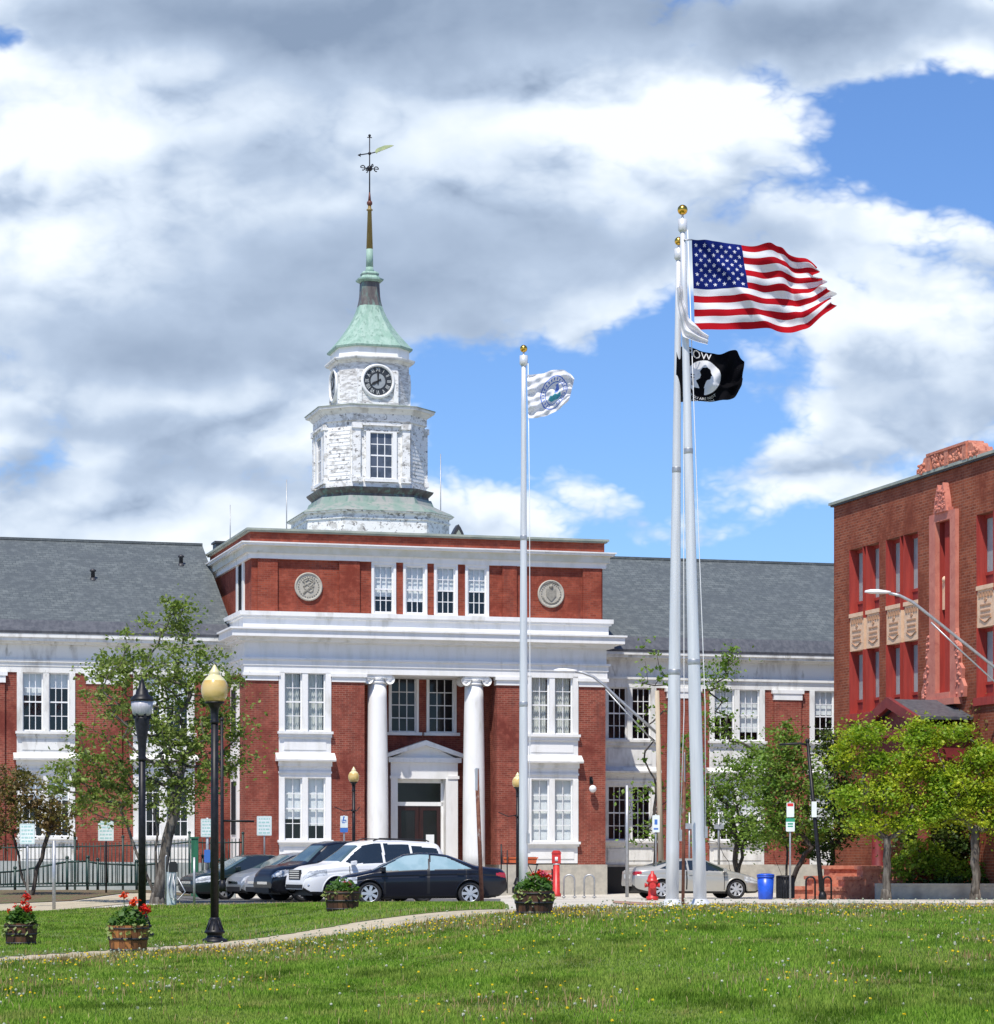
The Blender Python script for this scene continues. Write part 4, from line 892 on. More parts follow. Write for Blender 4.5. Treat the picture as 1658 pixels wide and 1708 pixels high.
# ------------------------------------------------------------------ flag poles and flags
def flag_pole(name, label, p0, p1, r0, r1, ball):
    """p0 foot, p1 top of the shaft"""
    t = thing(name, label, 'flagpole', p0, 0, 'flagpoles on the lawn')
    d = Vector(p1) - Vector(p0); L = d.length
    mb = MB(); pts = [d * s for s in np.linspace(0, 1, 12)]; rad = [r0 + (r1 - r0) * max(0, (s - .25) / .75) for s in np.linspace(0, 1, 12)]
    mb.tube(pts, rad, 20); mb.build('shaft', M['alu'], t)
    mb = MB(); mb.lathe([(r0 * 2.1, -.1), (r0 * 2.1, .03), (r0 * 1.5, .08), (r0 * 1.05, .14)], (0, 0, 0), 20); mb.build('collar', M['alu'], t)
    mb = MB(); e = d; mb.lathe([(r1 * 1.0, -.1), (r1 * 1.75, -.06), (r1 * 1.75, ball * 1.4), (r1 * .6, ball * 1.5), (.02, ball * 1.6), (.018, ball * 2.6)], e, 16); mb.build('truck', M['alu'], t)
    mb = MB(); mb.ball(e + Vector((0, 0, ball * 3.3)), ball, 20, 14); mb.build('ball_finial', M['gold'], t)
    mb = MB(); off = Vector((r0 * .9, -.03, 0)); mb.tube([Vector((r1 * 1.9, -.02, 0)) + d * 0.995, Vector((r1 * 2.6, -.03, 0)) + d * .7, Vector((r0 * 1.5, -.04, 0)) + d * .3, Vector((r0 * 1.08, -.04, 0)) + d * .11], .008, 5); mb.build('halyard', M['frame'], t)
    for q in (.36, .67):
        mb = MB(); rr_ = r0 + (r1 - r0) * max(0, (q - .25) / .75); mb.lathe([(rr_ * 1.0, -.05), (rr_ * 1.05, -.04), (rr_ * 1.05, .04), (rr_ * 1.0, .05)], d * q, 20); mb.build('joint_ring', M['galv'], t)
    mb = MB(); c = d * .11 + Vector((r0 * 1.1, -.03, 0)); mb.box(c.x - .02, c.x + .03, c.y - .04, c.y + .04, c.z - .1, c.z + .1); mb.build('cleat', M['galv'], t)
    return t
YA, YB, YC = 46.4, 46.75, 52.0
fp = flag_pole('flagpole', 'tall silver flagpole carrying the stars and stripes', W(1168, 1513, YA), W(1138.5, 378, YA), .115, .045, .088)
for a, b, c, d in ((1140, 400, 1155, 400), (1143, 548, 1161, 547)):
    mb = MB(); o_ = W(1168, 1513, YA); mb.tube([W(a, b, YA - .05) - o_, W(c, d, YA) - o_], .012, 5); mb.build('flag_clip', M['galv'], fp)
flag_pole('flagpole', 'tall silver flagpole carrying the black flag, beside the taller pole', W(1121, 1513, YB), W(1132, 425, YB), .115, .045, .072)
flag_pole('flagpole', 'single silver flagpole carrying the white city flag, left of the pair', W(873, 1497, YC), W(873.5, 602, YC), .085, .045, .072)
class FlagSurf:
    """sheet of cloth between an upper and a lower edge, waved in depth"""
    def __init__(s, top, bot, Y, wave, shift=None):
        s.Y = Y; s.w = wave; s.sh = shift
        s.t = s.par(top); s.b = s.par(bot)
    @staticmethod
    def par(p):
        p = np.array(p, float); d = np.r_[0, np.cumsum(np.hypot(*np.diff(p, axis=0).T))]; return d / d[-1], p
    @staticmethod
    def ev(e, u):
        k = np.linspace(0, 1, 60); X = np.interp(k, e[0], e[1][:, 0]); Yp = np.interp(k, e[0], e[1][:, 1])
        g = np.array([1, 2, 3, 2, 1.]); g /= g.sum()
        for q in (X, Yp): q[2:-2] = np.convolve(q, g, 'valid')
        return np.interp(u, k, X), np.interp(u, k, Yp)
    def __call__(s, u, v, lift=0.0):
        u = np.asarray(u, float); v = np.asarray(v, float)
        xt, yt = s.ev(s.t, u); xb, yb = s.ev(s.b, u); px = xt * (1 - v) + xb * v; py = yt * (1 - v) + yb * v
        if s.sh: dx, dy = s.sh(u, v); px = px + dx; py = py + dy * np.sin(np.pi * np.clip(v, 0, 1))
        Yd = s.Y + s.w(u, v) - lift
        return np.stack([(px - CX) / F * s.Y, Yd, ZC + (HY - py) / F * s.Y], -1)
    def grid(s, name, nu, nv, mats, cls, parent=None):
        uu, vv = np.meshgrid(np.linspace(0, 1, nu + 1), np.linspace(0, 1, nv + 1)); V = s(uu, vv).reshape(-1, 3)
        i = np.arange(nu * nv); r, c = i // nu, i % nu; a = r * (nu + 1) + c
        cu, cv = (c + .5) / nu, (r + .5) / nv
        return np_mesh(name, V, np.stack([a, a + nu + 1, a + nu + 2, a + 1], -1), mats, parent, cls(cu, cv), True)
def cloth(name, c, c2=None):
    m = bpy.data.materials.new(name); m.use_nodes = True; T = NT(m.node_tree); T.n.clear(); o = T.add('ShaderNodeOutputMaterial')
    d = T.add('ShaderNodeBsdfDiffuse'); d.inputs[0].default_value = (*c, 1); t = T.add('ShaderNodeBsdfTranslucent'); t.inputs[0].default_value = (*c, 1); mx = T.add('ShaderNodeMixShader'); mx.inputs[0].default_value = .3
    T.l.new(d.outputs[0], mx.inputs[1]); T.l.new(t.outputs[0], mx.inputs[2]); T.l.new(mx.outputs[0], o.inputs[0]); return m
CL = {k: cloth(k + '_cloth', c) for k, c in dict(red=(.44, .012, .02), white=(.80, .80, .82), navy=(.012, .022, .15), black=(.008, .008, .010), blue=(.16, .25, .62), teal=(.10, .40, .48)).items()}
wv = lambda u, v: .19 * np.sin(u * 8.5 + v * 2.6) * (.3 + u) + .05 * np.sin(u * 31 + v * 9) * (.25 + u * .6) + .035 * np.sin(v * 24 - u * 11) * (.3 + u) + .13 * np.sin(u * 17 - v * 4 + 1) * (u * .8 + .1) + .12 * v * np.sin(u * 5 + 1) - .09 * np.exp(-((u - .22 - .4 * (v - .3)) / .045) ** 2) + .16 * np.exp(-((u - .66 - .12 * v) / .045) ** 2)
us = FlagSurf([(1154, 399), (1200, 402), (1238, 408), (1262, 413), (1285, 409), (1303, 410), (1314, 422), (1330, 424), (1346, 426), (1357, 441)], [(1160, 548), (1220, 549), (1270, 549), (1325, 554), (1352, 545), (1375, 527), (1394, 512)], YA, wv, lambda u, v: ((6 * np.sin(v * 19) + 4 * np.sin(v * 43 + 1)) * np.clip((u - .82) / .18, 0, 1) ** 2 - 6 * np.exp(-((v - .5) / .09) ** 2) * np.clip((u - .8) / .2, 0, 1), 3.0 * np.sin(u * 14 + v * 3) * u))
def us_cls(u, v):
    st = np.floor(v * 13).astype(int); m = np.where(st % 2 == 0, 0, 1); can = (u < .385) & (v < 7 / 13); m[can] = 2
    cu, cv = u / .385, v / (7 / 13)
    for r in range(9):
        for c in range(6 if r % 2 == 0 else 5):
            sx = (c * 2 + 1 + (r % 2)) / 12; sy = (r + 1) / 10
            dx, dy = (cu - sx) * .385 * 1.62, (cv - sy) * 7 / 13
            a = np.arctan2(dx, -dy); rad = .0215 * (.62 + .38 * np.cos(5 * a))
            m[can & (np.hypot(dx, dy) < rad)] = 1
    return m
tag(us.grid('flag', 380, 234, [CL['red'], CL['white'], CL['navy']], us_cls), 'red white and blue stars and stripes flag streaming from tall pole', 'flag')
wv2 = lambda u, v: .06 * np.sin(u * 22 + v * 9) * u + .07 * np.exp(-((u - .62 - .25 * v) / .06) ** 2) - .07 * np.exp(-((v - .62 - .15 * u) / .06) ** 2) * (u > .45) * np.clip((u - .45) * 6, 0, 1) + .13 * np.sin(u * 9 + v * 2) * u + .05 * np.sin(u * 15 - v * 5) + .05 * np.sin(v * 7 + u * 3) * u + .07
pw_ = FlagSurf([(1129, 576), (1150, 576), (1170, 585), (1198, 590), (1216, 584), (1231, 581), (1243, 600)], [(1127, 669), (1150, 669), (1185, 668), (1215, 665), (1228, 660), (1236, 645)], YB - .1, wv2)
DA = .90
HEAD = [(-.26, .36), (-.40, .16), (-.20, .02), (-.16, -.12), (-.22, -.30), (-.10, -.48), (.14, -.50), (.30, -.40), (.33, -.24), (.40, -.10), (.33, -.06), (.34, .02), (.28, .10), (.16, .12), (.10, .22), (.02, .50), (-.1, .55), (-.2, .5)]
def inpoly(x, y, P):
    r = np.zeros(x.shape, bool); j = len(P) - 1
    for i in range(len(P)):
        xi, yi = P[i]; xj, yj = P[j]
        with np.errstate(divide='ignore', invalid='ignore'): r ^= ((yi > y) != (yj > y)) & (x < (xj - xi) * (y - yi) / (yj - yi + 1e-12) + xi)
        j = i
    return r
def pow_cls(u, v):
    m = np.zeros(u.shape, int); x = (u - .385) / .31 * 1.143; y = (v - .53) / .40
    disc = (np.hypot(x, y) < .86) & (np.hypot(x, y) > 0); m[disc] = 1
    m[disc & inpoly(x * 1.0, y * 1.0, HEAD)] = 0
    tw = [(-.66, -.2), (-.48, -.2), (-.48, .06), (-.52, .06), (-.5, .42), (-.64, .42), (-.62, .06), (-.66, .06)]
    q = inpoly(x, y, tw); m[disc & q & ((np.floor(y * 14) % 2 == 0) | (y > -.02))] = 0
    m[disc & (y > .5) & (x < .05) & (x > -.5)] = 0
    return m
pf = tag(pw_.grid('flag', 240, 170, [CL['black'], CL['white']], pow_cls), 'black prisoner of war flag with white disc and dark silhouette', 'flag')
def flag_text(surf, txt, u0, v0, su, sv, parent, m, arc=0.0, lift=.006, sx=1.0):
    v, f = text_geo(txt, 1.0); v = np.array(v); 
    if not arc: u, w = u0 + v[:, 0] * su, v0 - v[:, 1] * sv
    else:
        a = v[:, 0] * su / abs(arc) * np.sign(arc); r = abs(arc) + np.sign(arc) * v[:, 1] * su * .9
        u = u0 + r * np.sin(a) * (1 if arc > 0 else -1) * (1 if arc > 0 else 1); w = v0 - r * np.cos(a) * (sv / su) * (1 if arc > 0 else -1) * (1 if arc > 0 else 1)
        if arc < 0: u = u0 + r * np.sin(np.abs(1) * v[:, 0] * su / abs(arc)); w = v0 + (abs(arc) - v[:, 1] * su * .9) * np.cos(v[:, 0] * su / abs(arc)) * (sv / su); u = u0 + (abs(arc) - v[:, 1] * su * .9) * np.sin(v[:, 0] * su / abs(arc))
    P = surf(np.clip(u, .0, 1), np.clip(w, 0, 1), lift); mb = MB(); mb.add(P, f); return mb.build('lettering', m, parent, fix=False)
flag_text(pw_, 'POW', .31, .10, .14, .22, pf, CL['white'])
flag_text(pw_, 'YOU ARE NOT', .385, .53, .058, .083, pf, CL['white'], arc=-.295); flag_text(pw_, 'FORGOTTEN', .385, .53, .058, .083, pf, CL['white'], arc=-.35)
wv3 = lambda u, v: .03 * np.sin(v * 30 + u * 9) + .03 * np.sin(u * 24 - v * 14) + .05 * np.exp(-((v - .25 - .3 * u) / .07) ** 2) + .10 * np.sin(u * 9 - v * 3) * (.2 + u) + .04 * np.sin(v * 16 + u * 4) - .02
cf_ = FlagSurf([(879, 625), (905, 622), (925, 618), (941, 617), (953, 622), (958, 632)], [(881, 699), (898, 698), (915, 692), (934, 683), (949, 668)], YC - .05, wv3)
def city_cls(u, v):
    m = np.zeros(u.shape, int); x, y = (u - .56) / .30, (v - .53) / .38; r = np.hypot(x, y)
    m[(r > .92) & (r < 1.0)] = 1; m[(r > .62) & (r < .68)] = 1; a = np.arctan2(y, x); m[(r > .73) & (r < .87) & (np.sin(a * 26) > .15) & (np.abs(a - 1.57) > .25)] = 1
    m[inpoly(x, y, [(-.42, .32), (-.3, .1), (-.12, .2), (.05, .08), (.22, .22), (.4, .05), (.5, .3), (.3, .46), (-.2, .46)])] = 2
    m[inpoly(x, y, [(-.02, .05), (.1, -.32), (.28, -.36), (.34, -.1), (.22, .06)])] = 1; m[(np.hypot(x - .16, y + .42) < .1)] = 1
    return m
tag(cf_.grid('flag', 170, 150, [CL['white'], CL['blue'], CL['teal']], city_cls), 'white city flag with round blue seal on the single pole', 'flag')
ws = FlagSurf([(1137, 474), (1141, 500), (1150, 530), (1172, 552), (1182, 560)], [(1129, 480), (1131, 520), (1138, 562), (1155, 568), (1180, 576)], YA - .14, lambda u, v: .05 * np.sin(v * 14 + u * 3) - .02 * np.sin(u * 20))
tag(ws.grid('flag', 60, 40, [CL['white']], lambda u, v: np.zeros(u.shape, int)), 'plain white furled flag hanging limp below the stars and stripes', 'flag')
# ------------------------------------------------------------------ lamp posts
M['lampglass'] = mat('amber_globe', (.58, .38, .10), (.66, .48, .18), 1.5, rough=.22, spec=.6, coat=.4)
M['lampcap'] = mat('pale_globe_top', (.70, .62, .34), None, rough=.3, coat=.4)
M['frost'] = mat('ribbed_lens', (.40, .39, .44), (.50, .49, .53), 8, rough=.3, stretch=(6, 6, .2))
def lamp_base(t, s=1.0):
    mb = MB(); n = 16
    mb.lathe([(.205, -.12), (.205, .07), (.19, .10), (.13, .12), (.115, .16), (.125, .18), (.165, .20), (.16, .225), (.13, .25), (.095, .33), (.08, .40), (.085, .42), (.066, .44)], (0, 0, 0), n)
    for k in range(8): a = k * math.pi / 4; mb.tube([(.135 * math.cos(a), .135 * math.sin(a), .245), (.10 * math.cos(a), .10 * math.sin(a), .33), (.082 * math.cos(a), .082 * math.sin(a), .40)], .012, 5)
    mb.build('lamp_base', M['iron'], t)
def globe_lamp(px, py_foot, Y, H, s, label, amber=True, arm=False):
    p = W(px, py_foot, Y); t = thing('street_lamp', label, 'lamp post', p, 0, 'lamp posts round the building')
    lamp_base(t); g0 = H - .58 * s
    mb = MB(); mb.tube([(0, 0, .42), (0, 0, g0 - .3)], [.066, .056], 14); mb.lathe([(.056, g0 - .34), (.07, g0 - .33), (.07, g0 - .3), (.058, g0 - .28), (.066, g0 - .12), (.10, g0 - .04), (.155 * s, g0 - .02), (.155 * s, g0)], (0, 0, 0), 16)
    mb.build('post', M['iron'], t)
    if arm: mb = MB(); [mb.tube([(-.7 * q, 0, g0 - .9), (-.35 * q, 0, g0 - 1.05), (0, 0, g0 - 1.0)], .02, 6) for q in (1, -.3)]; mb.lathe([(.06, g0 - 1.08), (.11, g0 - 1.04), (.06, g0 - 1.0)], (0, 0, 0), 10); mb.build('banner_arm', M['iron'], t)
    mb = MB(); mb.lathe([(.12 * s, 0), (.165 * s, .03 * s), (.198 * s, .09 * s), (.213 * s, .16 * s), (.212 * s, .23 * s), (.196 * s, .29 * s), (.172 * s, .335 * s)], (0, 0, g0), 24, cap=False); gl = mb.build('globe', M['lampglass'], t)
    mb = MB(); mb.lathe([(.174 * s, .333 * s), (.14 * s, .375 * s), (.10 * s, .41 * s), (.082 * s, .43 * s), (.09 * s, .445 * s), (.075 * s, .48 * s), (.04 * s, .53 * s), (.02 * s, .57 * s), (.001, .59 * s)], (0, 0, g0), 24, cap=False); mb.build('globe_cap', M['lampcap'], gl)
    return t
def dark_lamp(px, py_foot, Y, H, label):
    p = W(px, py_foot, Y); t = thing('street_lamp', label, 'lamp post', p, 0, 'lamp posts round the building')
    lamp_base(t); g0 = H - .58
    mb = MB(); mb.tube([(0, 0, .42), (0, 0, g0 - .42)], [.066, .056], 14); mb.lathe([(.06, g0 - .75), (.072, g0 - .74), (.072, g0 - .7), (.06, g0 - .66), (.075, g0 - .42), (.13, g0 - .06), (.12, g0)], (0, 0, 0), 16)
    for k in range(6): a = k * math.pi / 3; mb.box(.13 * math.cos(a) - .02, .13 * math.cos(a) + .02, .13 * math.sin(a) - .02, .13 * math.sin(a) + .02, g0 - .05, g0 + .06)
    mb.build('post', M['iron'], t)
    mb = MB(); mb.lathe([(.12, .0), (.16, .04), (.178, .14), (.185, .245)], (0, 0, g0), 20); mb.build('lens', M['frost'], t)
    mb = MB(); mb.lathe([(.20, .245), (.195, .28), (.15, .33), (.11, .36), (.10, .42), (.06, .47), (.045, .53), (.03, .55), (.03, .58), (.012, .62), (.001, .65)], (0, 0, g0), 20); mb.build('lamp_hood', M['iron'], t)
    return t
globe_lamp(358, 1577, 41.9, (1577 - 1109) / F * 41.9, 1.0, 'black lamp post with amber acorn globe beside the lawn path')
dark_lamp(237, 1566, 44.6, (1566 - 1136) / F * 44.6, 'black lamp post with dark hooded lantern near the flower tub')
globe_lamp(590, 1482, 97, (1482 - 1279) / F * 97, .95, 'distant lamp post with pale globe left of the left column', arm=True)
globe_lamp(863.5, 1484, 97, (1484 - 1288) / F * 97, .95, 'distant globe lamp post half hidden behind the single flagpole', arm=True)
def cobra(name, label, foot, top, pts, head_dir, rad, m_pole, strut=None):
    t = thing(name, label, 'street light', foot, 0)
    f = Vector(foot); mb = MB(); mb.tube([(0, 0, -.1), Vector(top) - f], [rad, rad * .7], 12); mb.build('post', m_pole, t)
    mb = MB(); mb.tube([Vector(p) - f for p in pts], .05, 8); mb.build('arm', M['galv'], t)
    if strut: mb = MB(); mb.tube([Vector(p) - f for p in strut], .03, 6); mb.build('strut', M['galv'], t)
    e = Vector(pts[-1]) - f; d = (Vector(pts[-1]) - Vector(pts[-2])).normalized(); d.z *= .15; d.normalize(); s = d.cross(Vector((0, 0, 1)))
    mb = MB(); rings = []
    for q, w, h in ((-.05, .05, .05), (.1, .09, .07), (.35, .15, .10), (.6, .13, .09), (.78, .05, .04)):
        rings.append([e + d * q + s * (w * math.cos(a)) + Vector((0, 0, h * math.sin(a) * (1 if math.sin(a) > 0 else .6) + .02)) for a in np.linspace(0, 2 * math.pi, 13)[:-1]])
    mb.loft(rings, smooth=True); mb.build('lamp_head', M['frame'], t)
    return t
Yl = 86.0
cobra('street_light', 'grey cobra head street light leaning in front of the orange brick building', G(1722, Yl), W(1712, 1120, Yl),
      [W(1712, 1158, Yl), W(1658, 1112, Yl), W(1600, 1066, Yl), W(1555, 1030, Yl), W(1522, 1004, Yl), W(1500, 993, Yl), W(1483, 989.5, Yl)], None, .11, M['galv'], [W(1712, 1205, Yl), W(1658, 1136, Yl), W(1600, 1083, Yl), W(1553, 1038, Yl)])
Yl = 95.0
M['polewood'] = mat('pale_wooden_pole', (.52, .44, .32), (.44, .36, .26), 4, rough=.9, stretch=(3, 3, .2))
cobra('street_light', 'pale wooden pole with cobra head street light beside the right wing', G(1104, Yl), W(1096, 1152, Yl),
      [W(1097, 1224, Yl), W(1060, 1191, Yl), W(1030, 1164, Yl), W(1008, 1143, Yl), W(990, 1129, Yl), W(972, 1122, Yl), W(960, 1120.5, Yl)], None, .11, M['polewood'], [W(1097, 1244, Yl), W(1050, 1194, Yl), W(1010, 1150, Yl)])
def arm_pole(px0, py0, px1, py1, Y, arm, label, sign=None, r=.07):
    f = W(px0, py0, Y); t = thing('signal_pole', label, 'pole', f); q = W(px1, py1, Y) - f
    mb = MB(); mb.tube([(0, 0, 0), q * .3, q], [r * 1.2, r, r * .75], 12); mb.ball(q, r * 1.1, 10, 6); mb.lathe([(r * 1.9, -.05), (r * 1.9, .12), (r * 1.3, .25)], (0, 0, 0), 12); mb.build('post', M['iron'], t)
    mb = MB(); pts = [W(a, b, Y) - f for a, b in arm]; mb.tube(pts, [r * .55] * len(pts), 8); mb.build('arm', M['iron'], t)
    if sign:
        mb = MB(); c = W(sign[0], sign[1], Y - .12) - f; mb.box(c.x - sign[2] / 2, c.x + sign[2] / 2, c.y, c.y + .02, c.z - sign[3] / 2, c.z + sign[3] / 2); mb.build('sign_plate', M['signwhite'], t)
M['signwhite'] = mat('white_sign_face', (.74, .80, .79), (.68, .74, .73), 4, rough=.4)
arm_pole(1372, 1500, 1347, 1236, 85.7, [(1347.5, 1243), (1335, 1240), (1318, 1241), (1300, 1242)], 'leaning black pole with side arm before the right trees', (1358, 1350, .16, .5))
arm_pole(371, 1484, 370, 1200, 70, [(370, 1369), (395, 1369.5), (424, 1370)], 'dark pole with short arm standing behind the amber globe lamp', None, .05)
# ------------------------------------------------------------------ flower tubs: half barrels, staves and hoops
def stave_mat(name, a, b):
    m = bpy.data.materials.new(name); m.use_nodes = True; T = NT(m.node_tree); p = T.n['Principled BSDF']
    rnd = T.add('ShaderNodeNewGeometry').outputs['Random Per Island']; tc = T.add('ShaderNodeTexCoord').outputs['Object']
    g = T.noise(T.vmath('MULTIPLY', tc, (14, 14, 2.2)), 3, 5)
    T.l.new(T.mix(T.math('MULTIPLY_ADD', g, .7, T.math('MULTIPLY_ADD', rnd, .9, -.45), clamp=True), a, b), p.inputs['Base Color']); p.inputs['Roughness'].default_value = .7; return m
M['stave'] = stave_mat('oak_staves', (.055, .022, .012), (.15, .06, .025)); M['stave_pale'] = stave_mat('pale_oak_staves', (.16, .06, .018), (.42, .17, .045))
M['hoop'] = mat('black_hoop', (.018, .016, .018), None, rough=.55)
M['soil'] = mat('potting_soil', (.03, .02, .012), None, rough=1)
M['leaf_pot'] = mat_leaf('geranium_leaf', (.05, .12, .02), (.10, .20, .04)); M['leaf_pale'] = mat_leaf('pale_trailing_leaf', (.22, .30, .08), (.36, .40, .18))
M['stemg'] = mat('green_stem', (.06, .13, .03), None, rough=.6)
def petals(c): return mat_leaf('petal_%d' % int(c[0] * 100 + c[1] * 10), c, tuple(x * .75 for x in c), trans=.2)
M['red_petal'] = petals((.72, .03, .015)); M['orange_petal'] = petals((.80, .09, .02)); M['pink_petal'] = petals((.75, .12, .2)); M['white_petal'] = petals((.75, .73, .6))
def leaves_np(cen, size, rng, flat=.35, aspect=1.6):
    """diamond leaf at every centre, random tilt"""
    n = len(cen); nrm = rng.normal(size=(n, 3)); nrm[:, 2] = np.abs(nrm[:, 2]) + flat; nrm /= np.linalg.norm(nrm, axis=1)[:, None]
    t = rng.normal(size=(n, 3)); t -= nrm * (t * nrm).sum(1)[:, None]; t /= np.linalg.norm(t, axis=1)[:, None]; b = np.cross(nrm, t)
    s = (size * rng.uniform(.6, 1.35, n))[:, None]; L, Wd = s * aspect / 2, s / 2
    V = np.stack([cen - t * L, cen + b * Wd - nrm * s * .08, cen + t * L, cen - b * Wd - nrm * s * .08], 1).reshape(-1, 3)
    return V, np.arange(4 * n).reshape(n, 4)
def flower_tub(px, py, Y, D, Hh, label, plabel, flowers, pale=False, seed=1):
    p = W(px, py, Y); t = thing('flower_tub', label, 'planter', p, random.Random(seed).uniform(0, 6), 'half barrel flower tubs'); r = D / 2
    mb = MB(); n = 20; rnd = random.Random(seed)
    for i in range(n):
        a0, a1 = 2 * math.pi * (i + .03) / n, 2 * math.pi * (i + .97) / n; top = Hh + rnd.uniform(-.008, .008); rings = []
        for q, rr in ((-.06, .82), (.25, .90), (.6, .96), (1, 1.0)):
            z = q * top if q > 0 else -.06; R_ = r * rr
            rings.append([(R_ * math.cos(a0), R_ * math.sin(a0), z), (R_ * math.cos(a1), R_ * math.sin(a1), z), ((R_ - .022) * math.cos(a1), (R_ - .022) * math.sin(a1), z), ((R_ - .022) * math.cos(a0), (R_ - .022) * math.sin(a0), z)])
        mb.loft(rings)
    mb.build('staves', M['stave_pale' if pale else 'stave'], t)
    for q0, q1 in ((.12, .21), (.50, .59), (.88, .94)):
        mb = MB(); f = lambda q: r * np.interp(q, [0, .25, .6, 1], [.84, .90, .96, 1.0]) + .004
        mb.lathe([(f(q0), q0 * Hh), (f(q0) + .004, q0 * Hh), (f(q1) + .004, q1 * Hh), (f(q1), q1 * Hh)], (0, 0, 0), 36, cap=False); mb.build('hoop', M['hoop'], t)
    mb = MB(); mb.lathe([(.001, Hh - .05), (r - .03, Hh - .06)], (0, 0, 0), 24, cap=False); mb.build('soil', M['soil'], t)
    # the plant standing in it
    g = thing('flowering_plant', plabel, 'plant', p + Vector((0, 0, Hh - .05)), 0, 'flowers in the tubs'); rng = np.random.default_rng(seed)
    N = 340; a = rng.uniform(0, 6.28, N); q = np.sqrt(rng.uniform(0, 1, N)) * r * .92; hz = rng.uniform(0, 1, N) * (.30 - .22 * (q / r) ** 2) + .02
    V, Fc = leaves_np(np.stack([q * np.cos(a), q * np.sin(a), hz], -1), .075, rng, .8, 1.15); np_mesh('foliage', V, Fc, M['leaf_pot'], g)
    N = 130; a = rng.uniform(0, 6.28, N); q = r * rng.uniform(.72, 1.12, N); V, Fc = leaves_np(np.stack([q * np.cos(a), q * np.sin(a), rng.uniform(-.09, .09, N) - .05 * (q > r)], -1), .06, rng, .5, 1.3); np_mesh('trailing_foliage', V, Fc, M['leaf_pale'], g)
    for fx, fz, fr, mk in flowers:
        d = rng.uniform(-.1, .1); mb = MB(); mb.tube([(fx * .5, d * .5, .02), (fx * .85, d, fz * .6), (fx, d, fz)], [.008, .006, .005], 5); st = mb.build('flower_stem', M['stemg'], g)
        V, Fc = leaves_np(np.array([fx, d, fz]) + rng.normal(size=(70, 3)) * fr * .42, fr * .62, rng, .3, 1.0); np_mesh('flower_head', V, Fc, M[mk], st)
flower_tub(35, 1579, 40.6, .50, .35, 'leftmost dark oak half barrel tub on the grass', 'red geraniums in the leftmost tub', [(-.06, .26, .055, 'red_petal'), (.02, .36, .05, 'red_petal'), (.12, .28, .075, 'red_petal'), (-.1, .3, .045, 'red_petal'), (.08, .46, .06, 'red_petal'), (-.2, .24, .04, 'orange_petal')], seed=3)
flower_tub(214, 1592, 37.2, .575, .40, 'pale orange oak half barrel tub before the hooded lamp', 'orange and red geraniums in the pale oak tub', [(-.06, .47, .055, 'orange_petal'), (.09, .38, .07, 'orange_petal'), (.25, .28, .07, 'red_petal')], True, 5)
flower_tub(571, 1522, 49.8, .66, .40, 'low dark half barrel tub in front of the black sedan', 'small pink and white flowers in the tub near the sedan', [(.14, .17, .05, 'pink_petal'), (.18, .12, .05, 'white_petal'), (.05, .2, .04, 'pink_petal')], seed=8)
flower_tub(891, 1529, 39.1, .585, .375, 'dark half barrel tub at the foot of the single flagpole', 'crimson geraniums in the tub below the single flagpole', [(-.03, .27, .06, 'red_petal'), (.09, .29, .07, 'red_petal'), (.19, .24, .06, 'red_petal'), (.14, .3, .045, 'pink_petal')], seed=11)
# ------------------------------------------------------------------ small street furniture
def post_sign(px, pyf, Y, pyt, plates, label, m='galv', r=.03, lean=0, cat='sign', name='parking_sign', group=None):
    """plates: (py centre, w, h, material, marks)"""
    f = W(px, pyf, Y); t = thing(name, label, cat, f, 0, group); top = W(px + lean, pyt, Y) - f
    mb = MB(); mb.tube([(0, 0, -.05), top], r, 8); mb.build('post', M[m], t)
    for pc, w, h, mk, marks, rz in plates:
        k = (pyf - pc) / (pyf - pyt); c = top * k; mb = MB(); cs, sn = math.cos(rz), math.sin(rz)
        def q(a, d, z): return (c.x + a * cs + d * sn, c.y - r - .02 + a * sn - d * cs, c.z + z)
        e = .02; o = [(-w / 2 + e, -h / 2), (w / 2 - e, -h / 2), (w / 2, -h / 2 + e), (w / 2, h / 2 - e), (w / 2 - e, h / 2), (-w / 2 + e, h / 2), (-w / 2, h / 2 - e), (-w / 2, -h / 2 + e)]
        mb.loft([[q(a, d, z) for a, z in o] for d in (.0, .008)]); pl = mb.build('sign_plate', M[mk], t)
        for mm, rects in marks:
            k2 = MB()
            for a0, a1, z0, z1 in rects: k2.face([q(a * w, .0105, z * h) for a, z in ((a0, z0), (a1, z0), (a1, z1), (a0, z1))])
            k2.build('sign_marking', M[mm], pl, fix=False)
    return t
M['signgreen'] = mat('sign_green', (.03, .30, .17), None, rough=.4); M['signblue'] = mat('sign_blue', (.05, .16, .50), None, rough=.4); M['signred'] = mat('sign_red', (.62, .03, .03), None, rough=.4); M['signteal'] = mat('faded_sign_lettering', (.36, .58, .55), None, rough=.5)
M['rust'] = mat('rusty_steel', (.14, .05, .03), (.20, .085, .05), 8, .4, .6, .85, c3=(.30, .27, .26), s3=2, l3=.56, h3=.66)
def lines(n, seed, x=.38, y0=.36, y1=-.36, th=.04):
    rnd = random.Random(seed); out = []
    for i in range(n):
        z = y0 + (y1 - y0) * i / max(1, n - 1); a = -x
        while a < x - .06:
            b = min(x, a + rnd.uniform(.08, .26)); out.append((a, b, z - th, z + th)); a = b + .05
    return out
border = [(-.46, .46, .455, .475), (-.46, .46, -.475, -.455), (-.46, -.44, -.46, .46), (.44, .46, -.46, .46)]
bp = lambda pc, w, h, sd: (pc, w, h, 'signwhite', [('signteal', border + lines(5, sd))], 0)
post_sign(46, 1506, 73, 1373, [bp(1391, .41, .56, 1)], 'pale parking sign on grey post nearest the left edge', group='white parking signs')
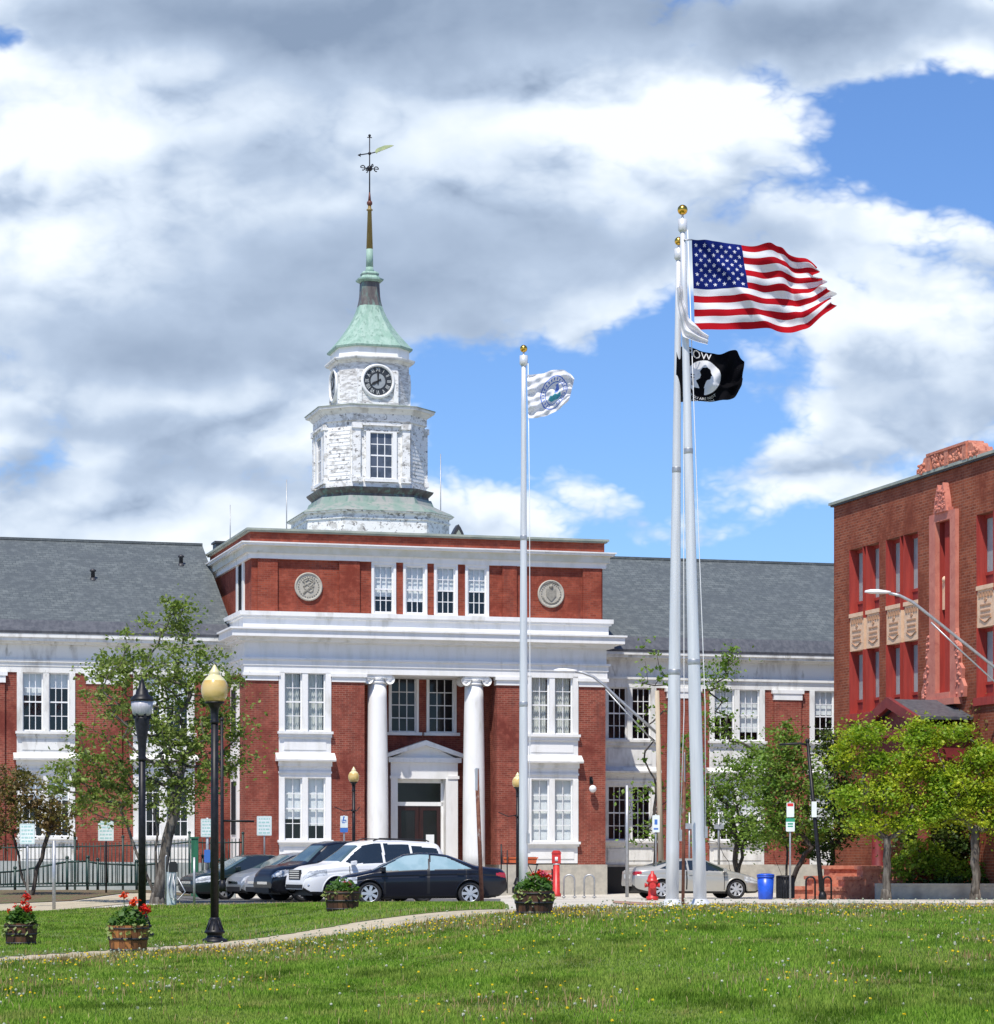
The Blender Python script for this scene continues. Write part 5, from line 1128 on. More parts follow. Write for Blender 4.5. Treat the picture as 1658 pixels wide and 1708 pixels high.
post_sign(177, 1489, 86, 1368, [bp(1386, .5, .64, 2)], 'pale parking sign on dark post left of the hooded lamp', m='iron', group='white parking signs')
post_sign(346, 1478, 88, 1364, [bp(1381, .42, .6, 3), (1428, .2, .42, 'signblue', [], 0)], 'white parking sign with blue plate below, beside amber globe lamp', group='white parking signs', r=.05)
post_sign(441, 1446, 94, 1361, [bp(1377.5, .52, .68, 4)], 'white parking sign in front of the left brick pier', group='white parking signs')
wheelchair = [(-.12, .1, .36, .46), (-.14, .02, .04, .36), (.02, .3, .1, .18), (.2, .3, -.06, .12), (-.3, -.2, -.02, .2), (-.24, .12, -.1, -.02)]
post_sign(574, 1440, 93, 1360, [(1371, .26, .42, 'signwhite', [('signblue', wheelchair)], 0), (1384.5, .27, .16, 'signblue', [], 0)], 'small blue and white disabled parking sign by the left column', name='disabled_parking_sign')
post_sign(1094, 1452, 91, 1358, [(1374, .25, .58, 'signwhite', [('signblue', [(-.2, .2, -.05, .25), (-.3, .3, -.35, -.25)])], 0)], 'narrow white and blue sign beside the pale wooden pole')
post_sign(1318, 1500, 85.6, 1336, [(1351, .24, .46, 'signwhite', [('signred', [(-.4, .4, .25, .46)])], 0), (1376, .28, .42, 'signwhite', [('signgreen', [(-.5, .5, .24, .5), (-.3, .3, .02, .14), (-.3, .3, -.16, -.06)])], 0)], 'tall parking sign with green band beside the black litter bin')
post_sign(804, 1507, 72, 1283, [(1300, .30, .60, 'signwhite', [], R(68))], 'tall leaning sign seen edge on, on rusty post by the sedan', m='rust', r=.055, lean=-9, name='street_sign')
post_sign(1139, 1519, 45.6, 1250, [(1280, .18, .5, 'galv', [], R(80))], 'thin rusty sign post between the two tall flagpoles', m='rust', r=.028, lean=3, name='street_sign')
post_sign(90, 1517, 69, 1402, [], 'bare grey post on the left pavement', name='bare_post', cat='post', r=.045)
post_sign(324, 1514, 73, 1430, [], 'thin grey post in front of the dark car nose', name='bare_post', cat='post', r=.035)
post_sign(1046, 1494, 90, 1310, [], 'tall grey lamp column behind the silver coupe', name='bare_post', cat='post', r=.06)
post_sign(1150, 1480, 93, 1355, [(1378, .35, .2, 'galv', [], 0)], 'thin grey post with small meter right of the flagpoles', name='parking_meter', cat='post', r=.035)
post_sign(1199, 1440, 95, 1350, [(1379, .35, .16, 'galv', [], 0)], 'grey post with crossed plates among the green trees', name='street_sign', r=.045)
# hydrant
p = W(1088, 1499, 84); t = thing('fire_hydrant', 'red fire hydrant on the kerb behind the flagpoles', 'hydrant', p)
M['hydrant'] = mat('hydrant_red', (.60, .035, .03), (.48, .025, .022), 8, rough=.4)
mb = MB(); mb.lathe([(.19, -.05), (.19, .06), (.14, .08), (.13, .10), (.13, .50), (.18, .52), (.18, .58), (.15, .60), (.145, .66), (.11, .74), (.05, .79), (.05, .86), (.001, .87)], (0, 0, 0), 16); mb.build('barrel', M['hydrant'], t)
for a, r, l in ((0, .055, .24), (math.pi, .055, .24), (-math.pi / 2, .08, .26)):
    mb = MB(); d = Vector((math.cos(a), math.sin(a), 0)); mb.tube([d * .1 + Vector((0, 0, .42)), d * (l - .05) + Vector((0, 0, .42))], r, 10); mb.tube([d * (l - .05) + Vector((0, 0, .42)), d * l + Vector((0, 0, .42))], r * 1.3, 8); mb.build('nozzle', M['hydrant'], t)
# fire alarm post
p = W(928, 1493, 90); t = thing('fire_alarm_post', 'red fire alarm post in front of the stone base', 'alarm post', p)
mb = MB(); mb.lathe([(.16, -.05), (.16, .04), (.125, .08), (.11, 1.02)], (0, 0, 0), 14); mb.build('post', M['hydrant'], t)
mb = MB(); mb.lathe([(.118, 1.02), (.118, 1.07)], (0, 0, 0), 14); mb.build('white_band', M['frame'], t)
mb = MB(); mb.box(-.15, .15, -.12, .12, 1.07, 1.40); mb.prism([(-.18, 1.40), (.18, 1.40), (.10, 1.50), (-.10, 1.50)], -.14, .14, axis='y'); hd = mb.build('alarm_box', M['hydrant'], t)
mb = MB(); mb.lathe([(.05, 0), (.05, .14)], (0, 0, 1.14), 10); 
for i, (a, b, c_) in enumerate(mb.v): mb.v[i] = (a, b * .3 - .13, c_)
mb.build('alarm_handle', M['frame'], hd)
# bicycle racks
def rack(px, py, Y, label, m, w, h, r, group):
    p = W(px, py, Y); t = thing('bicycle_rack', label, 'bike rack', p, 0, group); mb = MB()
    pts = [(-w / 2, 0, -.05), (-w / 2, 0, h - w / 2)] + [(w / 2 * math.cos(a), 0, h - w / 2 + w / 2 * math.sin(a)) for a in np.linspace(math.pi, 0, 11)[1:-1]] + [(w / 2, 0, h - w / 2), (w / 2, 0, -.05)]
    mb.tube(pts, r, 8); mb.build('hoop', m, t)
    for s in (-1, 1): mb = MB(); mb.lathe([(r * 2.4, -.02), (r * 2.4, .015)], (s * w / 2, 0, 0), 10); mb.build('foot_plate', m, t)
rack(949.5, 1496, 90, 'grey hoop bike rack nearest the red alarm post', M['galv'], .36, .74, .028, 'grey hoop bike racks')
rack(983, 1496, 90, 'grey hoop bike rack nearest the corner of the stone base', M['galv'], .34, .74, .028, 'grey hoop bike racks')
rack(1352, 1500, 86, 'black hoop bike rack left of the leaning black pole', M['iron'], .29, .72, .03, 'black hoop bike racks')
rack(1380, 1500, 86, 'black hoop bike rack right of the leaning black pole', M['iron'], .25, .72, .03, 'black hoop bike racks')
# bins
p = W(1277, 1500, 86); t = thing('recycling_bin', 'blue plastic recycling bin behind the silver coupe', 'bin', p); M['blueplastic'] = mat('blue_plastic', (.02, .10, .62), (.015, .08, .5), 4, rough=.35)
mb = MB(); mb.lathe([(.22, 0), (.235, .02), (.27, .74)], (0, 0, 0), 20); mb.lathe([(.285, .70), (.29, .74), (.27, .76)], (0, 0, 0), 20); bb = mb.build('tub', M['blueplastic'], t)
mb = MB(); mb.lathe([(.29, .76), (.28, .80), (.12, .83), (.12, .81)], (0, 0, 0), 20); mb.build('lid', M['blueplastic'], t)
p = W(1310, 1500, 86.2); t = thing('litter_bin', 'black slatted litter bin behind the tall parking sign', 'bin', p)
mb = MB()
for k in range(20): a = k * math.pi / 10; mb.box(.27 * math.cos(a) - .03, .27 * math.cos(a) + .03, .27 * math.sin(a) - .012, .27 * math.sin(a) + .012, .04, .72)
mb.lathe([(.25, .03), (.25, .7)], (0, 0, 0), 18); mb.build('slats', M['iron'], t); mb = MB(); mb.lathe([(.29, .70), (.31, .72), (.29, .76), (.20, .77)], (0, 0, 0), 18); mb.build('rim', M['iron'], t)
# EV charger
p = W(285.5, 1515, 72.5); t = thing('charging_station', 'grey electric car charging post with looped cables', 'charger', p); M['greybox'] = mat('pale_grey_enamel', (.46, .52, .54), (.38, .44, .46), 4, rough=.4)
mb = MB(); mb.box(-.14, .16, -.12, .12, -.1, .06); mb.box(-.11, .13, -.09, .09, .06, .98); mb.build('pedestal', M['greybox'], t)
mb = MB(); mb.box(-.05, .16, -.11, .1, .98, 1.20); mb.prism([(-.05, 1.20), (.16, 1.20), (.12, 1.26), (-.02, 1.26)], -.1, .1, axis='y'); mb.build('head', M['black'], t)
mb = MB(); mb.tube([(-.15, 0, .1), (-.15, 0, 1.38), (-.12, 0, 1.44)], .022, 6); mb.build('cable_mast', M['galv'], t)
for a, b in ((.0, .12), (.1, .3)):
    mb = MB(); mb.tube([(a, -.11, .95), (a - .06, -.16, .6), (a, -.18, .3), (a + .1, -.17, .22), (a + b, -.14, .45), (a + .08, -.12, .85)], .02, 6); mb.build('cable', M['galv'], t)
# orange planter on the landing and its iron rail
p = W(868, 1441, 99.5); t = thing('window_box', 'orange terracotta trough on the iron landing rail', 'planter', p); mb = MB(); mb.loft([[(a * s, b * s, z) for a, b in ((-.62, -.12), (.62, -.12), (.62, .12), (-.62, .12))] for s, z in ((.93, 0), (1, .2))]); mb.box(-.66, .66, -.15, .15, .2, .25); mb.build('trough', mat('terracotta', (.62, .13, .04), (.5, .1, .035), 6, rough=.7), t)
mb = MB(); mb.box(-.58, .58, -.1, .1, .25, .262); mb.build('soil', M['soil'], t)
t = thing('iron_railing', 'black iron railing at the entrance landing', 'railing', W(845, 1492, 99.2)); o_ = W(845, 1492, 99.2)
def Q(a, b): return W(a, b, 99.2) - o_
mb = MB(); mb.tube([Q(836, 1408), Q(838, 1440), Q(868, 1440.5), Q(898, 1442)], .03, 6); mb.tube([Q(836, 1408), Q(836, 1490)], .03, 6); mb.tube([Q(846, 1418), Q(846, 1490)], .025, 6); mb.tube([Q(896, 1442), Q(890, 1470)], .025, 6); mb.tube([Q(870, 1441), Q(870, 1480)], .025, 6); mb.tube([Q(880, 1441), Q(893, 1466)], .02, 6); mb.build('rail', M['iron'], t)
# bench beside the base
p = W(912, 1490, 93); t = thing('bench', 'low red slatted bench behind the tub by the flagpole', 'bench', p, R(10)); mb = MB()
for k in range(3): mb.box(-.3, .3, -.2 + .14 * k, -.08 + .14 * k, .42, .46)
mb.build('seat', M['pink'], t); mb = MB()
for k in range(2): mb.box(-.3, .3, .22, .25, .56 + .14 * k, .66 + .14 * k)
mb.build('backrest', M['pink'], t)
for s in (-1, 1): mb = MB(); mb.box(s * .24 - .03, s * .24 + .03, -.18, -.12, 0, .42); mb.box(s * .24 - .03, s * .24 + .03, .22, .27, 0, .84); mb.box(s * .24 - .03, s * .24 + .03, -.12, .22, .36, .418); mb.build('leg', M['iron'], t)
# ------------------------------------------------------------------ parked cars: a skinned shell whose panels are cut out as parts
def car_paint(name, c, metal=.0, rough=.28):
    m = mat(name, c, None, rough=rough, metal=metal, coat=.3, spec=.35); return m
M['tyre'] = mat('tyre_rubber', (.018, .018, .02), None, rough=.85); M['alloy'] = mat('alloy_wheel', (.62, .63, .65), None, rough=.3, metal=.6)
M['cartrim'] = mat('black_trim', (.012, .012, .014), None, rough=.5); M['chrome'] = mat('chrome', (.8, .8, .82), None, rough=.12, metal=1)
M['carglass'] = mat('dark_car_glass', (.015, .022, .028), None, rough=.04, spec=.8, coat=.6)
M['skyglass'] = mat('glass_with_painted_sky', (.30, .42, .46), (.22, .34, .38), 1.2, rough=.06, spec=.8, coat=.5)  # pale sky reflection is put into the base colour
M['screenglass'] = mat('windscreen_glass', (.06, .10, .105), (.10, .15, .15), 1.5, rough=.05, spec=.7, coat=.4)
M['lens_clear'] = mat('headlight_lens', (.62, .65, .68), (.35, .37, .4), 9, rough=.1, coat=1); M['lens_red'] = mat('tail_light_lens', (.42, .012, .02), None, rough=.15, coat=1)
M['plate'] = mat('number_plate', (.7, .72, .72), None, rough=.4)
SPEC = dict(
 sedan=dict(L=4.82, W=1.82, top=[(-2.41, .66), (-2.38, .92), (-2.25, 1.03), (-1.72, 1.085), (-1.55, 1.11), (-.78, 1.40), (-.4, 1.455), (.05, 1.465), (.45, 1.42), (1.32, 1.00), (1.50, .955), (2.0, .86), (2.3, .74), (2.40, .62), (2.41, .5)], belt=[(-2.4, .90), (-1.5, .985), (0, .945), (1.3, .90), (2.4, .66)], bot=[(-2.41, .42), (-2.2, .26), (-1.9, .2), (1.9, .19), (2.25, .2), (2.41, .30)],
   wb=(-1.38, 1.40), wr=.335, arch=.385, side=[[(-1.42, 1.02), (-.72, 1.34), (-.30, 1.395), (-.26, .985)], [(-.20, .985), (-.24, 1.40), (.15, 1.405), (.47, 1.36), (1.12, 1.02), (1.0, .965)]], quarter=None, ws=(.52, 1.33), rw=(-1.60, -.72), doors=[(-1.28, -.24), (-.22, .98)]),
 coupe=dict(L=4.58, W=1.79, top=[(-2.29, .62), (-2.26, .95), (-2.1, 1.08), (-1.72, 1.12), (-1.5, 1.15), (-.85, 1.33), (-.4, 1.385), (.0, 1.39), (.35, 1.35), (1.2, .98), (1.4, .93), (1.9, .82), (2.16, .70), (2.27, .58), (2.29, .48)], belt=[(-2.3, .94), (-1.3, .99), (0, .93), (1.2, .88), (2.3, .62)], bot=[(-2.29, .44), (-2.1, .28), (-1.8, .2), (1.8, .19), (2.1, .2), (2.29, .28)],
   wb=(-1.30, 1.36), wr=.335, arch=.385, side=[[(-1.38, 1.04), (-.78, 1.27), (-.38, 1.315), (-.40, .98)], [(-.34, .98), (-.32, 1.32), (.02, 1.33), (.36, 1.285), (1.0, 1.0), (.9, .95)]], quarter=None, ws=(.42, 1.21), rw=(-1.55, -.8), doors=[(-.42, .92)]),
 suv=dict(L=4.75, W=1.90, top=[(-2.37, .9), (-2.34, 1.15), (-2.22, 1.5), (-2.05, 1.74), (-1.8, 1.79), (-.8, 1.84), (.1, 1.83), (.5, 1.76), (1.22, 1.22), (1.38, 1.16), (1.95, 1.08), (2.2, .98), (2.33, .84), (2.37, .6)], belt=[(-2.37, 1.12), (-1, 1.12), (1.2, 1.07), (2.0, .98), (2.37, .75)], bot=[(-2.37, .5), (-2.15, .33), (-1.8, .27), (1.9, .26), (2.2, .28), (2.37, .4)],
   wb=(-1.40, 1.42), wr=.375, arch=.43, side=[[(-2.02, 1.2), (-1.95, 1.58), (-1.1, 1.69), (-1.08, 1.19)], [(-1.0, 1.19), (-1.02, 1.70), (-.2, 1.74), (-.16, 1.17)], [(-.08, 1.17), (-.12, 1.74), (.15, 1.735), (.50, 1.66), (1.1, 1.2), (.95, 1.15)]], quarter=None, ws=(.58, 1.22), rw=(-2.26, -2.08), doors=[(-1.22, -.14), (-.12, 1.0)]),
 hatch=dict(L=4.25, W=1.76, top=[(-2.12, .7), (-2.09, 1.0), (-1.9, 1.22), (-1.5, 1.42), (-.9, 1.50), (-.2, 1.52), (.3, 1.46), (1.22, 1.02), (1.42, .96), (1.85, .85), (2.05, .72), (2.12, .5)], belt=[(-2.12, .98), (-1, .98), (0, .95), (1.2, .9), (2.12, .66)], bot=[(-2.12, .42), (-1.9, .27), (-1.7, .2), (1.7, .19), (1.95, .2), (2.12, .3)],
   wb=(-1.25, 1.30), wr=.325, arch=.375, side=[[(-1.5, 1.08), (-1.2, 1.35), (-.35, 1.44), (-.31, 1.0)], [(-.24, 1.0), (-.28, 1.445), (.05, 1.44), (.32, 1.40), (1.08, 1.03), (.95, .97)]], quarter=None, ws=(.38, 1.24), rw=(-1.86, -1.48), doors=[(-1.2, -.28), (-.26, .95)]))
def make_car(kind, label, loc, yaw, paint, group, glass='carglass', side_glass=None, face='plain', roof_rails=False, moon=False):
    s = SPEC[kind]; t = thing('parked_car', label, 'car', loc, yaw, group); Lh = s['L'] / 2; Wd = s['W'] / 2
    top = np.array(s['top']); xs = np.linspace(top[0, 0], top[-1, 0], 190)
    zt = np.interp(xs, top[:, 0], top[:, 1]); k = np.array([1, 4, 7, 9, 7, 4, 1.]); k /= k.sum(); zt[3:-3] = np.convolve(zt, k, 'valid')
    zb = np.interp(xs, *np.array(s['bot']).T); bl = np.interp(xs, *np.array(s['belt']).T); bl[3:-3] = np.convolve(bl, k, 'valid')
    bl = np.minimum(bl, zt - .035)
    d = np.clip((np.abs(xs) - (Lh - .75)) / .75, 0, 1); w = Wd * (1 - .30 * d ** 2.6)
    n1, n2, n3 = 30, 20, 14; rings = []; zone = []
    for i, x in enumerate(xs):
        g = zt[i] - bl[i]; inset = min(.30, .56 * g + .02) if g > .18 else .05 + .4 * g
        pts = []
        for j in range(n1):
            q = j / (n1 - 1); z = zb[i] + (bl[i] - zb[i]) * q
            y = w[i] * (1 - .075 * abs(q - .62) ** 1.6 * 2.2 - (.05 if q < .06 else 0)) - (.018 if abs(q - .82) < .02 else 0)
            pts.append((y, z))
        ys = pts[-1][0]; ye = ys - inset; er = min(.05, g * .5)
        for j in range(1, n2 + 1):
            q = j / n2; pts.append((ys - inset * q ** 1.15, bl[i] + (g - er) * q))
        for j in range(1, n3 + 1):
            q = j / n3; y = ye * (1 - q); pts.append((y, zt[i] - er * (1 - math.sin(min(1, q * 2.6) * math.pi / 2)) - .0))
        rings.append(pts)
    P = np.array(rings); m = P.shape[1]
    full = np.concatenate([np.stack([np.repeat(xs[:, None], m, 1), P[:, :, 0], P[:, :, 1]], -1), np.stack([np.repeat(xs[:, None], m - 1, 1), -P[:, ::-1, 0][:, 1:], P[:, ::-1, 1][:, 1:]], -1)], 1)
    nx, nr, _ = full.shape; V = full.reshape(-1, 3); i = np.arange((nx - 1) * (nr - 1)); r, c = i // (nr - 1), i % (nr - 1); a = r * nr + c
    Fc = np.stack([a, a + 1, a + nr + 1, a + nr], -1); C = V[Fc].mean(1); jj = np.minimum(c, nr - 2 - c); zn = np.where(jj < n1 - 1, 0, np.where(jj < n1 - 1 + n2, 1, 2))
    x, y, z = C.T; kind_of = np.zeros(len(Fc), int); ay = np.abs(y)
    left = y > 0
    sel = {}
    for h, q in enumerate(s['side']):
        mk = (zn == 1) & inpoly(x, z, q)
        for L_ in (True, False): sel['side_window', h, L_] = mk & (left == L_)
    we = np.interp(x, xs, P[:, n1 - 1 + n2, 0])
    roofz = (zn == 2) | ((zn == 1) & (C[:, 2] > np.interp(x, xs, zt) - .04))
    sel['windscreen', 0, 0] = (zn == 2) & (x > s['ws'][0]) & (x < s['ws'][1]) & (ay < we - .03)
    sel['rear_window', 0, 0] = (zn == 2) & (x > s['rw'][0]) & (x < s['rw'][1]) & (ay < we - .05)
    hz = np.interp(Lh - .25, *np.array(s['belt']).T)
    for L_ in (True, False):
        sel['headlight', 0, L_] = (zn <= 1) & (x > Lh - .66) & (x < Lh - .02) & (z > hz - .17 + .10 * (Lh - x)) & (z < hz + .02 + .10 * (Lh - x)) & (left == L_) & (ay > .42)
        tz_ = np.interp(-Lh + .1, *np.array(s['belt']).T)
        sel['tail_light', 0, L_] = (zn <= 1) & (x < -Lh + (.30 if kind != 'suv' else .2)) & (z > tz_ - .15 + .25 * np.abs(x + Lh - .02)) & (z < tz_ + (.0 if kind != 'suv' else .3)) & (ay > .35) & (left == L_)
    if moon: sel['sunroof', 0, 0] = (zn == 2) & (x > -.5) & (x < .2) & (ay < .4)
    arch = np.zeros(len(Fc), bool)
    for wx in s['wb']: arch |= (zn == 0) & ((x - wx) ** 2 + (z - s['wr']) ** 2 < s['arch'] ** 2)
    used = arch.copy(); parts = []
    for key, mk in sel.items(): mk = mk & ~used; used |= mk; parts.append((key, mk))
    for h, (x0, x1) in enumerate(s['doors']):
        for L_ in (True, False):
            lo = np.interp(x, xs, zb) + .14
            mk = (zn <= 1) & (x > x0) & (x < x1) & (z > lo) & (left == L_) & ~used & (z < np.interp(x, xs, bl) + .03); used |= mk; parts.append((('door', h, L_), mk))
    low = (zn == 0) & (z < np.interp(x, xs, zb) + .07)
    def sub(name, mk, mats, parent, mi=None):
        f = Fc[mk]
        if not len(f): return None
        u_, inv = np.unique(f, return_inverse=True)
        return np_mesh(name, V[u_], inv.reshape(-1, 4), mats, parent, None if mi is None else mi[mk], True)
    seam = np.zeros(len(Fc), int); seam[low] = 1
    for x0, x1 in s['doors']:
        for xx in (x0, x1): seam[(zn == 0) & (np.abs(x - xx) < .018) & (z > np.interp(x, xs, zb) + .12)] = 1
    body = sub('body', ~used, [paint, M['cartrim']], t, seam)
    seamd = np.zeros(len(Fc), int)
    for (x0, x1) in s['doors']: seamd[(np.abs(x - x0) < .016) | (np.abs(x - x1) < .016)] = 1
    for (nm, h, L_), mk in parts:
        if nm == 'door':
            o = sub('door', mk, [paint, M['cartrim']], t, seamd)
            if o:
                x0 = s['doors'][h][0]; zz_ = np.interp(x0 + .2, xs, bl) - .10; sg = 1 if L_ else -1; yh = (np.interp(x0 + .2, xs, w)) * sg
                hb = MB(); hb.box(x0 + .08, x0 + .26, yh - .015, yh + .022, zz_ - .015, zz_ + .015); hb.build('handle', paint, o)
        else:
            mm = M[glass]
            if nm == 'headlight': mm = M['lens_clear']
            elif nm == 'tail_light': mm = M['lens_red']
            elif nm == 'side_window' and side_glass: mm = M[side_glass]
            elif nm == 'windscreen': mm = M['screenglass']
            o = sub(nm, mk, mm, t)
            if o and nm == 'side_window':           # bright or black surround line
                pass
    # end panels, floor, arches
    mb = MB(); e = [tuple(p) for p in full[-1]]; mb.face(e); mb.build('bumper', paint, t); mb = MB(); e = [tuple(p) for p in full[0]]; mb.face(list(reversed(e))); mb.build('bumper', paint, t)
    mb = MB()
    for wx in s['wb']:
        ar = s['arch']; A = np.linspace(-.35, math.pi + .35, 18)
        for sg in (-1, 1):
            o_ = np.interp(wx, xs, w) * .985 * sg; i_ = (Wd - .36) * sg
            for q in range(len(A) - 1):
                p = lambda an, yy: (wx + ar * math.cos(an), yy, s['wr'] + ar * math.sin(an)); mb.face([p(A[q], o_), p(A[q + 1], o_), p(A[q + 1], i_), p(A[q], i_)])
            mb.face([(wx + ar * math.cos(an), i_, s['wr'] + ar * math.sin(an)) for an in A])
    mb.box(-Lh + .3, Lh - .3, -Wd + .3, Wd - .3, .22, .45); mb.build('underbody', M['cartrim'], t)
    mb = MB()
    for wx in s['wb']:
        for sg in (-1, 1):
            A = np.linspace(-.12, math.pi + .12, 24); rows = []
            for an in A:
                px_, pz_ = wx + (s['arch'] + .0) * math.cos(an), s['wr'] + (s['arch'] + .0) * math.sin(an); kx = int(np.argmin(np.abs(xs - px_))); col = P[kx, :n1]; yy = np.interp(pz_, col[:, 1], col[:, 0]); rows.append((px_, yy * sg - .004 * sg, pz_))
            mb = MB(); mb.tube(rows, .022, 6); mb.build('wheel_arch', paint, t)
    for wx in s['wb']:
        for sg in (-1, 1):
            r_ = s['wr']; yo = (Wd - .035) * sg; yi = (Wd - .255) * sg
            def cyl(mb, prof): return mb.loft([[(wx + r * math.cos(a), yo - dd * sg, r_ + r * math.sin(a)) for a in np.linspace(0, 2 * math.pi, 33)[:-1]] for r, dd in prof], False, False, 0, True)
            mb = cyl(MB(), [(r_ * .70, .03), (r_ * .72, .0), (r_ * .93, .0), (r_, .03), (r_, .19), (r_ * .93, .22), (.05, .22)]); wh = mb.build('wheel', M['tyre'], t)
            mb = cyl(MB(), [(r_ * .70, .03), (r_ * .685, .0), (r_ * .64, .02), (r_ * .62, .10)]); ns = 7
            for q in range(ns):
                a = 2 * math.pi * q / ns; u_ = (math.cos(a), math.sin(a)); n_ = (-u_[1], u_[0])
                mb.loft([[(wx + u_[0] * rr + n_[0] * ww, yo - dd * sg, r_ + u_[1] * rr + n_[1] * ww) for rr, ww in ((.04, -.032), (r_ * .65, -.045), (r_ * .65, .045), (.04, .032))] for dd in (.015, .05)])
            mb.loft([[(wx + .065 * math.cos(a), yo - dd * sg, r_ + .065 * math.sin(a)) for a in np.linspace(0, 2 * math.pi, 13)[:-1]] for dd in (.0, .06)]); mb.build('rim', M['alloy'], wh)
            mb = MB(); mb.face([(wx + r_ * .63 * math.cos(a), yo - .11 * sg, r_ + r_ * .63 * math.sin(a)) for a in np.linspace(0, 2 * math.pi, 25)[:-1]]); mb.build('brake_disc', M['cartrim'], wh)
    mx = s['ws'][1] - .30
    for sg in (-1, 1):
        zz_ = np.interp(mx, xs, bl) + .06; yy = np.interp(mx, xs, w) * .95; mb = MB()
        mb.loft([[(mx + dx * sc_ + o_, sg * (yy + .10 + dy), zz_ + dz * sc_ + .03) for dx, dz in ((-.06, -.06), (.07, -.05), (.08, .05), (-.06, .07))] for dy, sc_, o_ in ((-.06, .8, 0), (.02, 1.1, 0), (.10, .9, -.02))]); mb.tube([(mx, sg * (yy - .06), zz_ - .03), (mx, sg * (yy + .06), zz_)], .02, 6); mb.build('wing_mirror', paint if kind != 'hatch' else M['cartrim'], t)
    # front grille, plate, rear plate
    zf = np.interp(Lh - .05, *top.T); mb = MB()
    if face == 'suv': 
        for k_ in range(4): mb.box(Lh - .05, Lh - .004, -.36, .36, .72 + .065 * k_, .75 + .065 * k_)
        mb.build('grille', M['chrome'], t); mb = MB(); mb.box(Lh - .06, Lh - .010, -.42, .42, .68, .97); mb.build('grille_recess', M['cartrim'], t); mb = MB(); mb.box(Lh - .09, Lh + .008, -.62, .62, .42, .54); mb.build('air_intake', M['cartrim'], t)
        for sg in (-1, 1): mb = MB(); mb.ball((Lh - .16, sg * .73, .52), .06, 8, 6); mb.build('fog_light', M['chrome'], t)
    else:
        mb.box(Lh - .05, Lh + .006, -.36, .36, .52, .60); mb.build('grille', M['chrome'], t); mb = MB(); mb.box(Lh - .06, Lh + .008, -.5, .5, .27, .42); mb.build('air_intake', M['cartrim'], t)
    mb = MB(); mb.box(-Lh - .012, -Lh + .01, -.26, .26, .70, .84); mb.build('number_plate', M['plate'], t)
    if roof_rails:
        for sg in (-1, 1): mb = MB(); mb.tube([(-1.7, sg * .62, 1.80), (-1.55, sg * .62, 1.86), (-.1, sg * .62, 1.89), (.12, sg * .62, 1.82)], .02, 6); mb.build('roof_rail', M['cartrim'], t)
    return t
PT = dict(black=car_paint('black_car_paint', (.004, .005, .011)), white=car_paint('white_car_paint', (.78, .79, .80)), silver=car_paint('silver_car_paint', (.34, .36, .37), .55, .32), green=car_paint('dark_green_car_paint', (.008, .018, .016)), grey=car_paint('pale_grey_car_paint', (.36, .38, .40), .4, .3), champagne=car_paint('champagne_car_paint', (.50, .49, .45), .5, .34))
def park(px, Y, yaw, kind, label, paint, **kw):
    p = G(px, Y, .015); return make_car(kind, label, p, R(yaw), PT[paint], 'cars parked outside the building', **kw)
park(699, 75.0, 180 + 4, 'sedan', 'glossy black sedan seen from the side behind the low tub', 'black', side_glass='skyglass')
park(614, 79.5, 180 + 27, 'suv', 'white sport utility vehicle parked behind the black sedan', 'white', face='suv', roof_rails=True)
park(556, 82.0, 180 + 29, 'suv', 'dark blue-black sport utility vehicle left of the white one', 'black')
park(524, 84.3, 180 + 30, 'hatch', 'silver grey hatchback between two dark parked cars', 'grey')
park(489, 86.6, 180 + 30, 'hatch', 'pale silver car squeezed second from the left of the parked row', 'silver')
park(424, 87.6, 180 + 30, 'sedan', 'dark green-black sedan at the left end of the parked row', 'green')
park(1152, 92.0, 14, 'coupe', 'champagne silver coupe parked beyond the flagpoles', 'champagne')
# ------------------------------------------------------------------ fence, ramp rails, low wall
M['fencegreen'] = mat('green_black_iron', (.012, .045, .034), (.01, .028, .024), 4, rough=.5); M['greenpanel'] = mat('green_painted_post', (.02, .15, .075), (.015, .11, .055), 3, rough=.5, stretch=(3, 3, .4))
def iron_fence(name, label, pts, bal, rails=(.12, .88), r=.016, pr=.045, sag=None, cat='fence'):
    """pts: (px, py foot, py top, Y) of the posts"""
    f0 = W(pts[0][0], pts[0][1], pts[0][3]); t = thing(name, label, cat, f0)
    B = [W(a, b, d) - f0 for a, b, c, d in pts]; T_ = [W(a, c, d) - f0 for a, b, c, d in pts]
    for b, c in zip(B, T_): mb = MB(); mb.tube([b - Vector((0, 0, .2)), c + Vector((0, 0, .06))], pr, 6); mb.ball(c + Vector((0, 0, .09)), pr * 1.4, 6, 4); mb.build('post', M['fencegreen'], t)
    for i in range(len(B) - 1):
        mb = MB()
        for q in rails: mb.tube([B[i].lerp(T_[i], q), B[i + 1].lerp(T_[i + 1], q)], r * 1.6, 5)
        n = max(2, int((B[i + 1] - B[i]).length / bal))
        for k in range(1, n): a, c = B[i].lerp(B[i + 1], k / n), T_[i].lerp(T_[i + 1], k / n); mb.tube([a.lerp(c, rails[0]), a.lerp(c, min(1, rails[-1] + .07))], r, 4)
        mb.build('railing_panel', M['fencegreen'], t)
    return t
iron_fence('iron_fence', 'tall black-green iron fence running along the left wing', [(-40, 1490, 1404, 95), (45, 1489, 1403, 95.3), (125, 1488, 1402, 95.6), (205, 1487, 1400, 95.9), (278, 1487, 1398, 96.2), (316, 1487, 1393, 96.4), (345, 1486, 1395, 96.6), (405, 1486, 1394, 96.9)], .13)
